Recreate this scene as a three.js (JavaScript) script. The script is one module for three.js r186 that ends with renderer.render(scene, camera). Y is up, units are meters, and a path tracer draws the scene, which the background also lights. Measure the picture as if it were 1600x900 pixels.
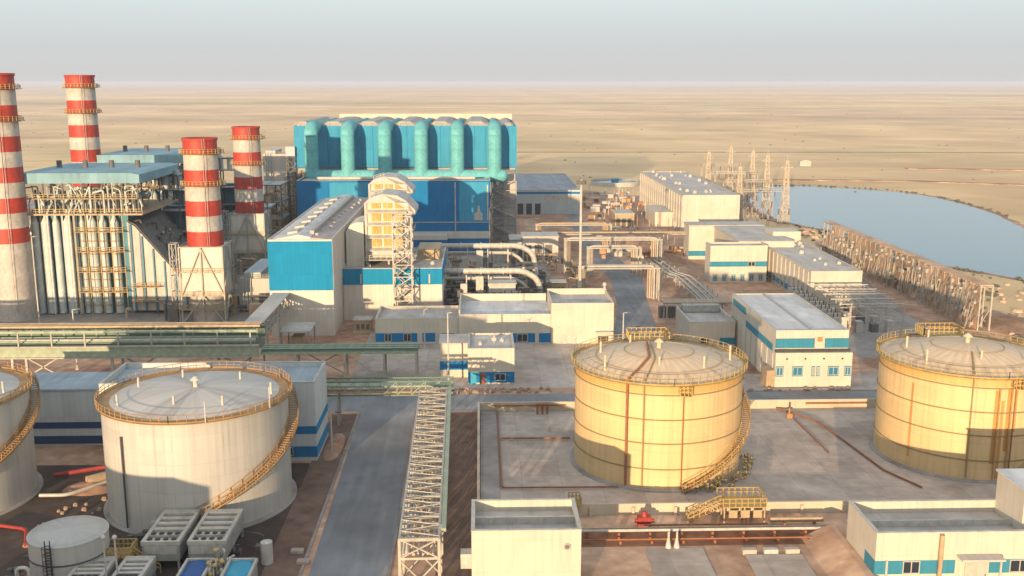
import * as THREE from 'three';
import { mergeGeometries } from 'three/addons/utils/BufferGeometryUtils.js';

// ---------- camera, sky, sun, exposure ----------
const scene = new THREE.Scene();
const camera = new THREE.PerspectiveCamera(31.42, 1024 / 576, 0.5, 90000);
camera.position.set(0, 60, 0);
camera.rotation.order = 'YXZ';
camera.rotation.set(THREE.MathUtils.degToRad(-11.379), THREE.MathUtils.degToRad(-1.755), 0);
const SUN = new THREE.Vector3(-0.3, 0.111, 0.95).normalize();           // towards the sun: low, behind the camera on the left
{
  const W = 512, H = 256, d = new Float32Array(W * H * 4), v = new THREE.Vector3();
  const mixc = (a, b, t) => a.map((x, i) => x + (b[i] - x) * t);
  const hor = [0.635, 0.62, 0.61], low = [0.63, 0.65, 0.655], mid = [0.72, 0.82, 0.81], high = [0.82, 0.91, 0.95], top = [0.70, 0.80, 0.92];
  for (let j = 0; j < H; j++) for (let i = 0; i < W; i++) {
    const el = ((j + 0.5) / H - 0.5) * Math.PI, az = ((i + 0.5) / W - 0.5) * Math.PI * 2;
    v.set(Math.cos(el) * Math.cos(az), Math.sin(el), Math.cos(el) * Math.sin(az));
    const e = Math.max(0, el * 180 / Math.PI);
    let c = e < 2 ? mixc(hor, low, e / 2) : e < 5 ? mixc(low, mid, (e - 2) / 3) : e < 18 ? mixc(mid, high, (e - 5) / 13) : mixc(high, top, Math.min(1, (e - 18) / 45));
    const s = Math.max(0, v.dot(SUN));                                  // forward scattering round the low sun
    const g = 0.7 * Math.pow(s, 5) + 1.2 * Math.pow(s, 60);
    c = [c[0] + g * 1.0, c[1] + g * 0.8, c[2] + g * 0.5];
    c = c.map(x => x / 1.56); const k = (j * W + i) * 4; d[k] = c[0]; d[k + 1] = c[1]; d[k + 2] = c[2]; d[k + 3] = 1;
  }
  const sky = new THREE.DataTexture(d, W, H, THREE.RGBAFormat, THREE.FloatType);
  sky.mapping = THREE.EquirectangularReflectionMapping; sky.magFilter = THREE.LinearFilter; sky.minFilter = THREE.LinearFilter;
  sky.wrapS = THREE.RepeatWrapping; sky.needsUpdate = true;
  scene.background = sky; scene.environment = sky;
}
const sun = new THREE.DirectionalLight(new THREE.Color(1, 0.71, 0.42), 5.0);
sun.position.set(-40, 0, -280).addScaledVector(SUN, 900); sun.target.position.set(-40, 0, -280);
sun.castShadow = true; sun.shadow.mapSize.set(4096, 4096);
Object.assign(sun.shadow.camera, { left: -420, right: 420, top: 160, bottom: -160, near: 10, far: 2400 });
scene.add(sun, sun.target);
const renderer = new THREE.WebGLRenderer({ antialias: true });
renderer.setSize(1024, 576); renderer.shadowMap.enabled = true;
renderer.toneMapping = THREE.LinearToneMapping; renderer.toneMappingExposure = 1.58;
scene.fog = new THREE.FogExp2(new THREE.Color(0.70, 0.765, 0.92), 0.00010);

// ---------- seeded noise ----------
const hash = (x, y) => { let h = Math.imul(x | 0, 374761393) ^ Math.imul(y | 0, 668265263); h = Math.imul(h ^ (h >>> 13), 1274126177); return ((h ^ (h >>> 16)) >>> 0) / 4294967296; };
const vn = (x, y, p = 0) => {
  const xi = Math.floor(x), yi = Math.floor(y), u = x - xi, v = y - yi, a = u * u * (3 - 2 * u), b = v * v * (3 - 2 * v);
  const m = n => p ? ((n % p) + p) % p : n;
  const A = hash(m(xi), m(yi)), B = hash(m(xi + 1), m(yi)), C = hash(m(xi), m(yi + 1)), D = hash(m(xi + 1), m(yi + 1));
  return A + (B - A) * a + (C - A) * b + (A - B - C + D) * a * b;
};
const fbm = (x, y, o = 4, p = 0) => { let s = 0, w = 0.5, t = 0; for (let i = 0; i < o; i++) { s += w * vn(x + 17 * i * (p ? 0 : 1), y, p); t += w; x *= 2; y *= 2; p *= 2; w *= 0.5; } return s / t; };
let seed = 7; const rnd = () => { seed = (Math.imul(seed, 1664525) + 1013904223) >>> 0; return seed / 4294967296; };
const R = (a, b) => a + (b - a) * rnd();

// ---------- textures (tints around white; metres set by repeat) ----------
function tex(n, metres, f, metresY = metres) {
  const d = new Uint8Array(n * n * 4);
  for (let j = 0; j < n; j++) for (let i = 0; i < n; i++) {
    const c = f(i / n, j / n), k = (j * n + i) * 4;
    for (let q = 0; q < 3; q++) d[k + q] = Math.max(0, Math.min(255, 255 * (Array.isArray(c) ? c[q] : c)));
    d[k + 3] = 255;
  }
  const t = new THREE.DataTexture(d, n, n, THREE.RGBAFormat); t.colorSpace = THREE.SRGBColorSpace;
  t.wrapS = t.wrapT = THREE.RepeatWrapping; t.magFilter = THREE.LinearFilter; t.minFilter = THREE.LinearMipmapLinearFilter; t.generateMipmaps = true;
  t.repeat.set(1 / metres, 1 / metresY); t.needsUpdate = true; return t;
}
const line = (x, n, w) => { const q = x * n - Math.floor(x * n); return q < w ? 1 : 0; };
const texWall = tex(512, 24, (u, v) => 0.985 - 0.10 * fbm(u * 8, v * 8, 4, 8) - 0.07 * Math.pow(fbm(u * 48, v * 3, 3, 3 * 16), 2) - 0.05 * line(u, 12, 0.03) - 0.03 * line(v, 6, 0.02));
const texClad = tex(512, 20, (u, v) => 0.98 - 0.07 * fbm(u * 6, v * 6, 4, 6) - 0.06 * line(u, 20, 0.08) - 0.05 * line(v, 4, 0.012) - 0.05 * hash(Math.floor(u * 20), Math.floor(v * 4) + 3));
const texRoof = tex(512, 30, (u, v) => 0.96 - 0.22 * fbm(u * 7, v * 7, 5, 7) - 0.12 * Math.pow(fbm(u * 30, v * 4, 3, 60), 2) - 0.06 * line(u, 10, 0.02));
const texConc = tex(1024, 48, (u, v) => { const a = fbm(u * 6, v * 6, 5, 6), b = fbm(u * 40, v * 40, 3, 40); const s = hash(Math.floor(u * 8), Math.floor(v * 8) + 9); return [0.99 - 0.30 * a - 0.12 * b - 0.07 * s - 0.10 * Math.max(line(u, 8, 0.012), line(v, 8, 0.012)), 0.98 - 0.31 * a - 0.12 * b - 0.07 * s - 0.10 * Math.max(line(u, 8, 0.012), line(v, 8, 0.012)), 0.97 - 0.32 * a - 0.12 * b - 0.07 * s - 0.09 * Math.max(line(u, 8, 0.012), line(v, 8, 0.012))]; });
const texAsph = tex(1024, 60, (u, v) => { const a = fbm(u * 5, v * 5, 5, 5), st = fbm(u * 60, v * 4, 3, 240); return 0.98 - 0.34 * a - 0.12 * st - 0.14 * Math.pow(fbm(u * 16 + 5, v * 16, 3, 16), 3); });
const texSoil = tex(1024, 70, (u, v) => { const a = fbm(u * 7, v * 7, 6, 7), b = fbm(u * 50, v * 50, 3, 50), c = fbm(u * 12, v * 12 + 3, 4, 12); return [1.04 - 0.42 * a - 0.22 * b, 1.0 - 0.46 * a - 0.22 * b - 0.05 * c, 0.98 - 0.48 * a - 0.20 * b - 0.10 * c]; });
const texDesert = tex(1024, 900, (u, v) => { const a = fbm(u * 9, v * 9, 6, 9), b = fbm(u * 30, v * 60, 4, 60), k = Math.pow(1 - Math.abs(2 * fbm(u * 6, v * 6, 4, 6) - 1), 14); return [1.02 - 0.22 * a - 0.10 * b + 0.04 * k, 1.0 - 0.23 * a - 0.11 * b + 0.04 * k, 0.99 - 0.25 * a - 0.12 * b + 0.03 * k]; });
const texTank = tex(1024, 40, (u, v) => 1.0 - 0.06 * fbm(u * 8, v * 8, 4, 8) - 0.13 * Math.pow(fbm(u * 96, v * 3, 4, 3 * 32), 2.2) - 0.05 * (line(v, 20, 0.03)) - 0.035 * (hash(Math.floor(u * 6 + 0.5 * (Math.floor(v * 20) % 2)), Math.floor(v * 20))) - 0.05 * line(u + (Math.floor(v * 20) % 2) / 12, 6, 0.012), 40);
const texMetal = tex(256, 6, (u, v) => 0.97 - 0.22 * fbm(u * 6, v * 6, 4, 6) - 0.10 * fbm(u * 30, v * 3, 3, 60));

// ---------- materials (linear base colours) ----------
const mat = (r, g, b, rough = 0.8, map = null, metal = 0) => new THREE.MeshStandardMaterial({ color: new THREE.Color().setRGB(r, g, b), roughness: rough, metalness: metal, map });
const M = {
  cream: mat(0.58, 0.52, 0.43, 0.75, texWall), hallgrey: mat(0.52, 0.55, 0.55, 0.75, texClad), white: mat(0.60, 0.55, 0.48, 0.7, texClad), coping: mat(0.62, 0.58, 0.51, 0.7, texMetal),
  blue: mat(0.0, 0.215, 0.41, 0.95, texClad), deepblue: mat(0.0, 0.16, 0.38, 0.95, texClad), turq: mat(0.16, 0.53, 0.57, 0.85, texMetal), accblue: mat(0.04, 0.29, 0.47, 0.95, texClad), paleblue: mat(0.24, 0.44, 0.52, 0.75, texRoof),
  roof: mat(0.60, 0.55, 0.50, 0.9, texRoof), roofwhite: mat(0.72, 0.71, 0.70, 0.8, texRoof), roofblue: mat(0.10, 0.34, 0.52, 0.7, texRoof), roofpink: mat(0.50, 0.43, 0.40, 0.9, texRoof),
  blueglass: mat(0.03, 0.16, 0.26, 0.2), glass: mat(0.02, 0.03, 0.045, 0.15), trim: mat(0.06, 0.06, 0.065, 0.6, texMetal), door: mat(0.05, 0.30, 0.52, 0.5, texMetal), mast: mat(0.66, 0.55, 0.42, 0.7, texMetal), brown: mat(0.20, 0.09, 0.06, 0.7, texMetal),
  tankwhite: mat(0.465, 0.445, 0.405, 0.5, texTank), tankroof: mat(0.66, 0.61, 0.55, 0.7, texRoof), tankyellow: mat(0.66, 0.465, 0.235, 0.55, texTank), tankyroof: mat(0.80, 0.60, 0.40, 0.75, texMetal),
  ring: mat(0.36, 0.27, 0.12, 0.7, texMetal), orange: mat(0.46, 0.26, 0.09, 0.6, texMetal), yellow: mat(0.56, 0.38, 0.12, 0.55, texMetal), rust: mat(0.36, 0.14, 0.06, 0.8, texMetal), red: mat(0.42, 0.04, 0.03, 0.6, texMetal),
  bandred: mat(0.50, 0.045, 0.022, 0.6, texMetal), bandwhite: mat(0.60, 0.55, 0.49, 0.6, texMetal), steel: mat(0.44, 0.43, 0.40, 0.6, texMetal), dsteel: mat(0.16, 0.15, 0.14, 0.7, texMetal), lsteel: mat(0.52, 0.48, 0.41, 0.6, texMetal),
  green: mat(0.15, 0.25, 0.18, 0.6, texMetal), lgreen: mat(0.38, 0.44, 0.31, 0.6, texMetal), pipewhite: mat(0.60, 0.56, 0.49, 0.5, texMetal), pipetan: mat(0.55, 0.40, 0.24, 0.6, texMetal),
  casing: mat(0.44, 0.50, 0.52, 0.65, texClad), casingdark: mat(0.07, 0.23, 0.31, 0.7, texClad), column: mat(0.62, 0.68, 0.66, 0.55, texMetal), ductgrey: mat(0.50, 0.46, 0.42, 0.7, texClad),
  conc: mat(0.70, 0.60, 0.52, 0.9, texConc), concwall: mat(0.55, 0.46, 0.35, 0.9, texWall), concdark: mat(0.48, 0.44, 0.41, 0.92, texConc), asph: mat(0.38, 0.38, 0.39, 0.92, texAsph), soil: mat(0.76, 0.59, 0.44, 1, texSoil), navy: mat(0.006, 0.05, 0.14, 0.6, texClad), verge: mat(0.28, 0.22, 0.18, 1, texSoil), soilshade: mat(0.12, 0.102, 0.09, 1, texSoil), soilred: mat(0.62, 0.45, 0.33, 1, texSoil), trench: mat(0.40, 0.22, 0.13, 1, texSoil), lane: mat(0.84, 0.68, 0.51, 1, texSoil), teal: mat(0.03, 0.215, 0.32, 0.9, texClad), roofpale: mat(0.42, 0.50, 0.55, 0.9, texRoof), roofgrey: mat(0.36, 0.39, 0.43, 0.9, texRoof), tanktop: mat(0.62, 0.37, 0.13, 0.6, texTank), ruststain: mat(0.50, 0.25, 0.07, 0.8, texTank), sand: mat(0.62, 0.47, 0.32, 1, texSoil),
  filter: mat(0.62, 0.44, 0.10, 0.7, texMetal), screen: mat(0.86, 0.70, 0.50, 0.9, texSoil), bluecover: mat(0.004, 0.11, 0.36, 0.6, texMetal), cyan: mat(0.03, 0.40, 0.60, 0.6, texMetal), bush: mat(0.10, 0.095, 0.06, 1),
  dark: mat(0.03, 0.03, 0.03, 0.9),
};

// ---------- geometry helpers: world metres, uv in metres ----------
const V = (x, y, z) => new THREE.Vector3(x, y, z);
function metre(g) {                                   // box-projected uv
  if (g.index) g = g.toNonIndexed();
  const p = g.attributes.position, n = g.attributes.normal, uv = new Float32Array(p.count * 2);
  for (let i = 0; i < p.count; i++) {
    const ax = Math.abs(n.getX(i)), ay = Math.abs(n.getY(i)), az = Math.abs(n.getZ(i));
    if (ay >= ax && ay >= az) { uv[2 * i] = p.getX(i); uv[2 * i + 1] = p.getZ(i); }
    else if (ax > az) { uv[2 * i] = p.getZ(i); uv[2 * i + 1] = p.getY(i); } else { uv[2 * i] = p.getX(i); uv[2 * i + 1] = p.getY(i); }
  }
  g.setAttribute('uv', new THREE.BufferAttribute(uv, 2)); return g;
}
const bx = (x0, x1, y0, y1, z0, z1) => metre(new THREE.BoxGeometry(Math.abs(x1 - x0), Math.abs(y1 - y0), Math.abs(z1 - z0)).translate((x0 + x1) / 2, (y0 + y1) / 2, (z0 + z1) / 2));
const UPV = V(0, 1, 0);
function place(g, a, b) { const d = b.clone().sub(a); g.applyQuaternion(new THREE.Quaternion().setFromUnitVectors(UPV, d.clone().normalize())); g.translate((a.x + b.x) / 2, (a.y + b.y) / 2, (a.z + b.z) / 2); return g; }
const vec = a => Array.isArray(a) ? V(...a) : a;
const bar = (a, b, w = 0.2, h = w) => { a = vec(a); b = vec(b); return metre(place(new THREE.BoxGeometry(w, a.distanceTo(b), h), a, b)); };
const cylAB = (a, b, r, seg = 8, r2 = r) => { a = vec(a); b = vec(b); const L = a.distanceTo(b); const g = new THREE.CylinderGeometry(r2, r, L, seg).toNonIndexed(); const uv = g.attributes.uv; for (let i = 0; i < uv.count; i++) uv.setXY(i, uv.getX(i) * 6.28 * r, uv.getY(i) * L); return place(g, a, b); };
const cylY = (x, z, r0, r1, y0, y1, seg = 32) => cylAB([x, y0, z], [x, y1, z], r0, seg, r1);
const lathe = (pts, x, z, seg = 64) => { const g = new THREE.LatheGeometry(pts.map(p => new THREE.Vector2(p[0], p[1])), seg).translate(x, 0, z).toNonIndexed(); const rm = Math.max(...pts.map(p => p[0])), uv = g.attributes.uv, P = g.attributes.position; for (let i = 0; i < uv.count; i++) uv.setXY(i, uv.getX(i) * 6.28 * rm, P.getY(i)); return g; };
const torus = (x, y, z, r, t, seg = 72) => metre(new THREE.TorusGeometry(r, t, 5, seg).rotateX(Math.PI / 2).translate(x, y, z));
function pipe(pts, r, seg = 8, bend = 1.2) {          // polyline with rounded elbows
  pts = pts.map(vec); const c = new THREE.CurvePath(); let cur = pts[0];
  for (let i = 1; i < pts.length - 1; i++) {
    const p = pts[i], din = p.clone().sub(pts[i - 1]), dout = pts[i + 1].clone().sub(p), b = Math.min(bend, din.length() * 0.45, dout.length() * 0.45);
    const a1 = p.clone().addScaledVector(din.normalize(), -b), a2 = p.clone().addScaledVector(dout.normalize(), b);
    c.add(new THREE.LineCurve3(cur, a1)); c.add(new THREE.QuadraticBezierCurve3(a1, p, a2)); cur = a2;
  }
  c.add(new THREE.LineCurve3(cur, pts[pts.length - 1]));
  const out = [];
  for (const s of c.curves) { const g = new THREE.TubeGeometry(s, s.isLineCurve3 ? 1 : 5, r, seg, false).toNonIndexed(), L = s.getLength(), uv = g.attributes.uv; for (let i = 0; i < uv.count; i++) uv.setXY(i, uv.getX(i) * L, uv.getY(i) * 6.28 * r); out.push(g); }
  const cap = (p, q) => cylAB(p, p.clone().addScaledVector(q.clone().sub(p).normalize(), 0.02), r * 1.0, seg);
  out.push(cap(pts[0], pts[1]), cap(pts[pts.length - 1], pts[pts.length - 2]));
  return mergeGeometries(out);
}
const shapeOf = pts => new THREE.Shape(pts.map(p => new THREE.Vector2(p[0], p[1])));
const sheet = (pts, y) => metre(new THREE.ShapeGeometry(shapeOf(pts.map(p => [p[0], -p[1]]))).rotateX(-Math.PI / 2).translate(0, y, 0));
const slab = (pts, y0, y1) => metre(new THREE.ExtrudeGeometry(shapeOf(pts.map(p => [p[0], -p[1]])), { depth: y1 - y0, bevelEnabled: false }).rotateX(-Math.PI / 2).translate(0, y0, 0));
const profXY = (pts, z0, z1) => metre(new THREE.ExtrudeGeometry(shapeOf(pts), { depth: Math.abs(z1 - z0), bevelEnabled: false }).translate(0, 0, Math.min(z0, z1)));
const profZY = (pts, x0, x1) => metre(new THREE.ExtrudeGeometry(shapeOf(pts.map(p => [-p[0], p[1]])), { depth: Math.abs(x1 - x0), bevelEnabled: false }).rotateY(Math.PI / 2).translate(Math.min(x0, x1), 0, 0));   // pts [z, y]
const rect = (x0, x1, z0, z1) => [[x0, z0], [x1, z0], [x1, z1], [x0, z1]];

// ---------- scene-graph helpers ----------
const used = {};
const numbered = n => { const k = used[n] = (used[n] ?? -1) + 1; return k ? `${n}_${String(k).padStart(3, '0')}` : n; };
function thing(name, pos, label, category, group) {
  const o = new THREE.Group(); o.name = numbered(name); o.position.set(...pos); o.userData = { label, category }; if (group) o.userData.group = group;
  scene.add(o); return o;
}
function part(t, name, geos, m, parent = t, kind) {
  if (!Array.isArray(geos)) geos = [geos];
  geos = geos.map(g => g.index ? g.toNonIndexed() : g);
  const g = geos.length > 1 ? mergeGeometries(geos) : geos[0].clone();
  g.translate(-t.position.x, -t.position.y, -t.position.z);
  const me = new THREE.Mesh(g, m); me.name = name; me.castShadow = me.receiveShadow = true; if (kind) me.userData.kind = kind; parent.add(me); return me;
}
function struct(name, geos, m, kind = 'structure') {
  if (!Array.isArray(geos)) geos = [geos];
  const me = new THREE.Mesh(geos.length > 1 ? mergeGeometries(geos.map(g => g.index ? g.toNonIndexed() : g)) : geos[0], m); me.name = numbered(name); me.castShadow = me.receiveShadow = true; me.userData.kind = kind; scene.add(me); return me;
}
function each(t, name, geos, m, parent = t) { for (const g of [geos].flat()) part(t, name, g, m, parent); }
function solo(name, geos, m, label, category, group, pos) {        // a thing that is one mesh, based at its own place
  if (!Array.isArray(geos)) geos = [geos];
  const g = mergeGeometries(geos.map(q => q.index ? q.toNonIndexed() : q)); g.computeBoundingBox();
  const b = g.boundingBox, p = pos || [(b.min.x + b.max.x) / 2, b.min.y, (b.min.z + b.max.z) / 2]; g.translate(-p[0], -p[1], -p[2]);
  const me = new THREE.Mesh(g, m); me.position.set(...p); me.name = numbered(name); me.castShadow = me.receiveShadow = true; me.userData = { label, category }; if (group) me.userData.group = group; scene.add(me); return me;
}
function dup(o, d, label, group) {
  const c = o.clone(); c.name = numbered(o.name.replace(/_\d{3}$/, '')); c.position.x += d[0]; c.position.y += d[1]; c.position.z += d[2];
  c.userData = { ...o.userData }; if (label) c.userData.label = label; if (group) { c.userData.group = group; o.userData.group = group; } scene.add(c); return c;
}
// rails along a polyline of points
function rails(pts, h = 1.1, step = 2, r = 0.05) {
  const out = [];
  for (let i = 0; i < pts.length - 1; i++) {
    const a = vec(pts[i]), b = vec(pts[i + 1]), n = Math.max(1, Math.round(a.distanceTo(b) / step));
    for (const k of [h, h * 0.5]) out.push(bar(a.clone().add(V(0, k, 0)), b.clone().add(V(0, k, 0)), r * 1.6));
    for (let q = 0; q < n + (i === pts.length - 2 ? 1 : 0); q++) { const p = a.clone().lerp(b, q / n); out.push(bar(p, p.clone().add(V(0, h, 0)), r * 1.8)); }
  }
  return out;
}
// a boxy building: wall body, parapet ring, sunken roof, coping; bands and openings added on top
function building(name, label, o, category = 'building') {
  const { x0, x1, z0, z1, h, p = 0.9, wall = M.cream, roof = M.roof, t = 0.35 } = o;      // z0 front (nearer), z1 back
  const b = thing(name, [(x0 + x1) / 2, 0, (z0 + z1) / 2], label, category);
  const w = part(b, 'wall', bx(x0, x1, 0, h - p, z1, z0), wall);
  part(b, 'parapet', [bx(x0, x1, h - p, h, z0 - t, z0), bx(x0, x1, h - p, h, z1, z1 + t), bx(x0, x0 + t, h - p, h, z1 + t, z0 - t), bx(x1 - t, x1, h - p, h, z1 + t, z0 - t)], wall);
  const c = 0.06;
  part(b, 'coping', [bx(x0 - c, x1 + c, h, h + 0.09, z0 - t - c, z0 + c), bx(x0 - c, x1 + c, h, h + 0.09, z1 - c, z1 + t + c), bx(x0 - c, x0 + t + c, h, h + 0.09, z1 + t + c, z0 - t - c), bx(x1 - t - c, x1 + c, h, h + 0.09, z1 + t + c, z0 - t - c)], M.coping);
  const r = part(b, 'roof', bx(x0 + t, x1 - t, h - p, h - p + 0.15, z1 + t, z0 - t), roof);
  if (o.units) for (let i = 0; i < o.units; i++) { const ux = R(x0 + 1.5, x1 - 2.5), uz = R(z1 + 2, z0 - 2), s = R(0.5, 1.1); part(b, 'roof_unit', [bx(ux, ux + s * 1.4, h - p + 0.15, h - p + 0.15 + s, uz, uz + s), cylY(ux + s * 0.7, uz + s * 0.5, s * 0.3, s * 0.3, h - p + 0.15 + s, h - p + 0.4 + s, 8)], M.coping, r); }
  b.userData.dims = undefined; delete b.userData.dims;
  return b;
}
const FP = 0.05;
function strip(b, name, face, o, u0, u1, y0, y1, m, proud = FP, parent = b) {      // a flat piece on a face: f front (u = x), l left / r right (u = z)
  const g = face === 'f' ? bx(u0, u1, y0, y1, o.z0, o.z0 + proud) : face === 'l' ? bx(o.x0 - proud, o.x0, y0, y1, u0, u1) : bx(o.x1, o.x1 + proud, y0, y1, u0, u1);
  return part(b, name, g, m, parent);
}
function windowOn(b, face, o, u0, u1, y0, y1, base = FP, gl = M.glass) {
  const f = 0.12; const d = base + 0.06, G = (a, c, e, k, pr, q) => face === 'f' ? bx(a, c, e, k, o.z0 + q, o.z0 + pr) : face === 'l' ? bx(o.x0 - pr, o.x0 - q, e, k, a, c) : bx(o.x1 + q, o.x1 + pr, e, k, a, c);
  const w = part(b, 'window', [G(u0, u1, y0, y0 + f, d, base - 0.02), G(u0, u1, y1 - f, y1, d, base - 0.02), G(u0, u0 + f, y0 + f, y1 - f, d, base - 0.02), G(u1 - f, u1, y0 + f, y1 - f, d, base - 0.02), G((u0 + u1) / 2 - f / 2, (u0 + u1) / 2 + f / 2, y0 + f, y1 - f, d, base - 0.02)], M.coping);
  part(b, 'pane', G(u0 + f, u1 - f, y0 + f, y1 - f, base + 0.02, base - 0.02), gl, w); return w;
}
function doorOn(b, face, o, u0, u1, y1, m = M.door) { const d = strip(b, 'door', face, o, u0, u1, 0, y1, m, 0.14); const hx = u1 - 0.25; strip(b, 'handle', face, o, hx - 0.05, hx + 0.05, y1 * 0.42, y1 * 0.5, M.trim, 0.2, d); return d; }
// tapering four-legged lattice
function lattice(x, z, w0, w1, y0, y1, n, r = 0.12) {
  const out = [], c = (k, s) => { const w = (w0 + (w1 - w0) * k) / 2; return V(x + s[0] * w, y0 + (y1 - y0) * k, z + s[1] * w); };
  const S = [[-1, -1], [1, -1], [1, 1], [-1, 1]];
  for (let i = 0; i < 4; i++) out.push(bar(c(0, S[i]), c(1, S[i]), r * 1.5));
  for (let k = 0; k < n; k++) for (let i = 0; i < 4; i++) { const a = S[i], b = S[(i + 1) % 4]; out.push(bar(c(k / n, k % 2 ? b : a), c((k + 1) / n, k % 2 ? a : b), r)); out.push(bar(c((k + 1) / n, a), c((k + 1) / n, b), r)); }
  return out;
}
// open steel frame on a grid with diagonal braces in alternate bays
function frame(xs, zs, ys, w = 0.3, brace = true) {
  const out = [];
  for (const x of xs) for (const z of zs) out.push(bar([x, 0, z], [x, ys[ys.length - 1], z], w));
  for (const y of ys) { for (const z of zs) out.push(bar([xs[0], y, z], [xs[xs.length - 1], y, z], w * 0.8)); for (const x of xs) out.push(bar([x, y, zs[0]], [x, y, zs[zs.length - 1]], w * 0.8)); }
  if (brace) for (let i = 0; i < xs.length - 1; i += 2) for (let k = 0; k < ys.length; k++) { const ya = k ? ys[k - 1] : 0; out.push(bar([xs[i], ya, zs[zs.length - 1]], [xs[i + 1], ys[k], zs[zs.length - 1]], w * 0.5), bar([xs[i + 1], ya, zs[zs.length - 1]], [xs[i], ys[k], zs[zs.length - 1]], w * 0.5)); }
  return out;
}

// ---------- the ground and the paved areas ----------
{ // one sheet to the horizon, on a polar grid; broad patches of the plain in vertex colours
  const NA = 560, radii = [0]; for (let r = 40; r < 42000; r *= 1.045) radii.push(r); radii.push(42000);
  const NR = radii.length, P = new Float32Array(NA * NR * 3), C = new Float32Array(NA * NR * 3), U = new Float32Array(NA * NR * 2), idx = [];
  for (let j = 0; j < NR; j++) for (let i = 0; i < NA; i++) {
    const a = i / NA * Math.PI * 2, x = Math.sin(a) * radii[j], z = -300 - Math.cos(a) * radii[j], k = j * NA + i;
    P[3 * k] = x; P[3 * k + 1] = 0; P[3 * k + 2] = z; U[2 * k] = x; U[2 * k + 1] = z;
    const f = fbm(x / 900 + 40, z / 420 + 40, 5), g = fbm(x / 2600 + 11, z / 1500 + 7, 4), q = fbm(x / 420 + 3, z / 90 + 5, 4), b = fbm(x / 4200 + 9, z / 330 + 2, 4);
    const v = 1.30 + 0.6 * (f - 0.5) + 0.5 * (g - 0.5) + 0.3 * (q - 0.5) + 0.85 * (b - 0.5), olive = Math.max(0, Math.min(1, (fbm(x / 700 + 80, z / 300 + 60, 3) - 0.5) * 5)) * 0.5, pink = Math.max(0, Math.min(1, (fbm(x / 1900 + 31, z / 500 + 17, 4) - 0.42) * 5));
    C[3 * k] = v * (0.70 - 0.13 * olive); C[3 * k + 1] = v * (0.515 - 0.03 * olive - 0.02 * pink); C[3 * k + 2] = v * (0.285 - 0.04 * olive + 0.02 * pink);
  }
  for (let j = 0; j < NR - 1; j++) for (let i = 0; i < NA; i++) { const a = j * NA + i, b = j * NA + (i + 1) % NA, c = a + NA, d = b + NA; if (j) idx.push(a, d, b); idx.push(a, c, d); }
  const g = new THREE.BufferGeometry(); g.setAttribute('position', new THREE.BufferAttribute(P, 3)); g.setAttribute('color', new THREE.BufferAttribute(C, 3)); g.setAttribute('uv', new THREE.BufferAttribute(U, 2)); g.setIndex(idx); g.computeVertexNormals();
  const m = new THREE.MeshStandardMaterial({ color: 0xffffff, vertexColors: true, roughness: 1, map: texDesert });
  struct('ground', g, m);
}
// site earth, irregular outline
struct('site_earth', sheet([[-330, -60], [130, -60], [150, -200], [128, -300], [118, -400], [112, -520], [60, -575], [-120, -560], [-330, -520]], 0.02), M.soil);
struct('tank_farm_shade_earth', sheet([[-110, -108], [-24, -108], [-27.6, -156.5], [-110, -157]], 0.034), M.soilshade);  // shade on the ground round the white tanks, put into a darker soil colour
struct('desert_track', [sheet([[-20, -905], [160, -900], [430, -885], [900, -820], [900, -812], [430, -876], [160, -889], [-20, -894]], 0.012)], M.sand);
struct('embankment', [slab([[150, -640], [260, -630], [420, -560], [620, -500], [620, -494], [420, -553], [258, -623], [150, -633]], 0, 0.35), slab([[300, -720], [700, -640], [1200, -600], [1200, -592], [700, -632], [300, -712]], 0, 0.4)], M.sand);
// paved yards and roads
struct('road', sheet([[-20.5, -40], [-11, -40], [-12.4, -182.5], [-22.5, -182.5]], 0.04), M.asph);
struct('cross_road', sheet([[-130, -192.5], [130, -192.5], [130, -182.7], [-130, -182.7]], 0.044), M.asph);
struct('centre_yard', sheet([[-27, -252], [32, -252], [32, -196.5], [-27, -196.5]], 0.04), M.conc);
struct('plant_road', sheet([[33, -192.7], [44, -192.7], [43, -240], [47, -285], [50, -310], [47.5, -352], [45, -400], [46, -540], [41, -540], [38, -400], [37, -352], [40, -310], [37, -270], [32, -240]], 0.036), M.asph);
struct('right_yard', sheet([[56, -206], [110, -206], [112, -262], [122, -330], [116, -330], [104, -268], [84, -228], [84, -206]], 0.032), M.concdark);
struct('pavement', sheet([[44.5, -205], [130, -205], [130, -192.9], [44.5, -192.9]], 0.03), M.conc);
struct('plant_pad', sheet([[-130, -380], [22, -380], [22, -256], [-130, -256]], 0.03), M.concdark);
struct('tank_bund_floor', sheet(rect(-0.3, 118, -181.9, -135.3), 0.05), M.conc);
struct('bund_walkway', slab(rect(-0.25, 2.6, -181.7, -135.5), 0, 0.35), M.concdark);
struct('front_lane', sheet([[12.5, -134.8], [46.8, -134.8], [46.8, -60], [12.5, -60]], 0.03), M.lane)
struct('pipe_trench', sheet([[12.6, -130.4], [46, -130.4], [46, -124.9], [12.6, -124.9]], 0.034), M.trench);
struct('soil_bank', profXY([[42.6, 0], [46.2, 1.7], [47.1, 1.8], [47.1, 0]], -127, -104), M.lane);
for (const [a, b, c, d] of [[21.2, 28.8, -124, -100], [33.8, 41.2, -121.8, -100]]) struct('concrete_slab', slab(rect(a, b, c, d), 0.0, 0.16), M.conc);
struct('kerb', [slab(rect(-22.9, -22.5, -182.5, -60), 0, 0.14), slab(rect(-11.9, -11.5, -182.5, -60), 0, 0.14), slab(rect(46.5, 118, -193.2, -192.8), 0, 0.13)], M.concdark);
struct('verge', slab([[-27.5, -181], [-22.9, -181], [-22.9, -100], [-27.5, -100]], 0, 0.06), M.verge);
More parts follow.
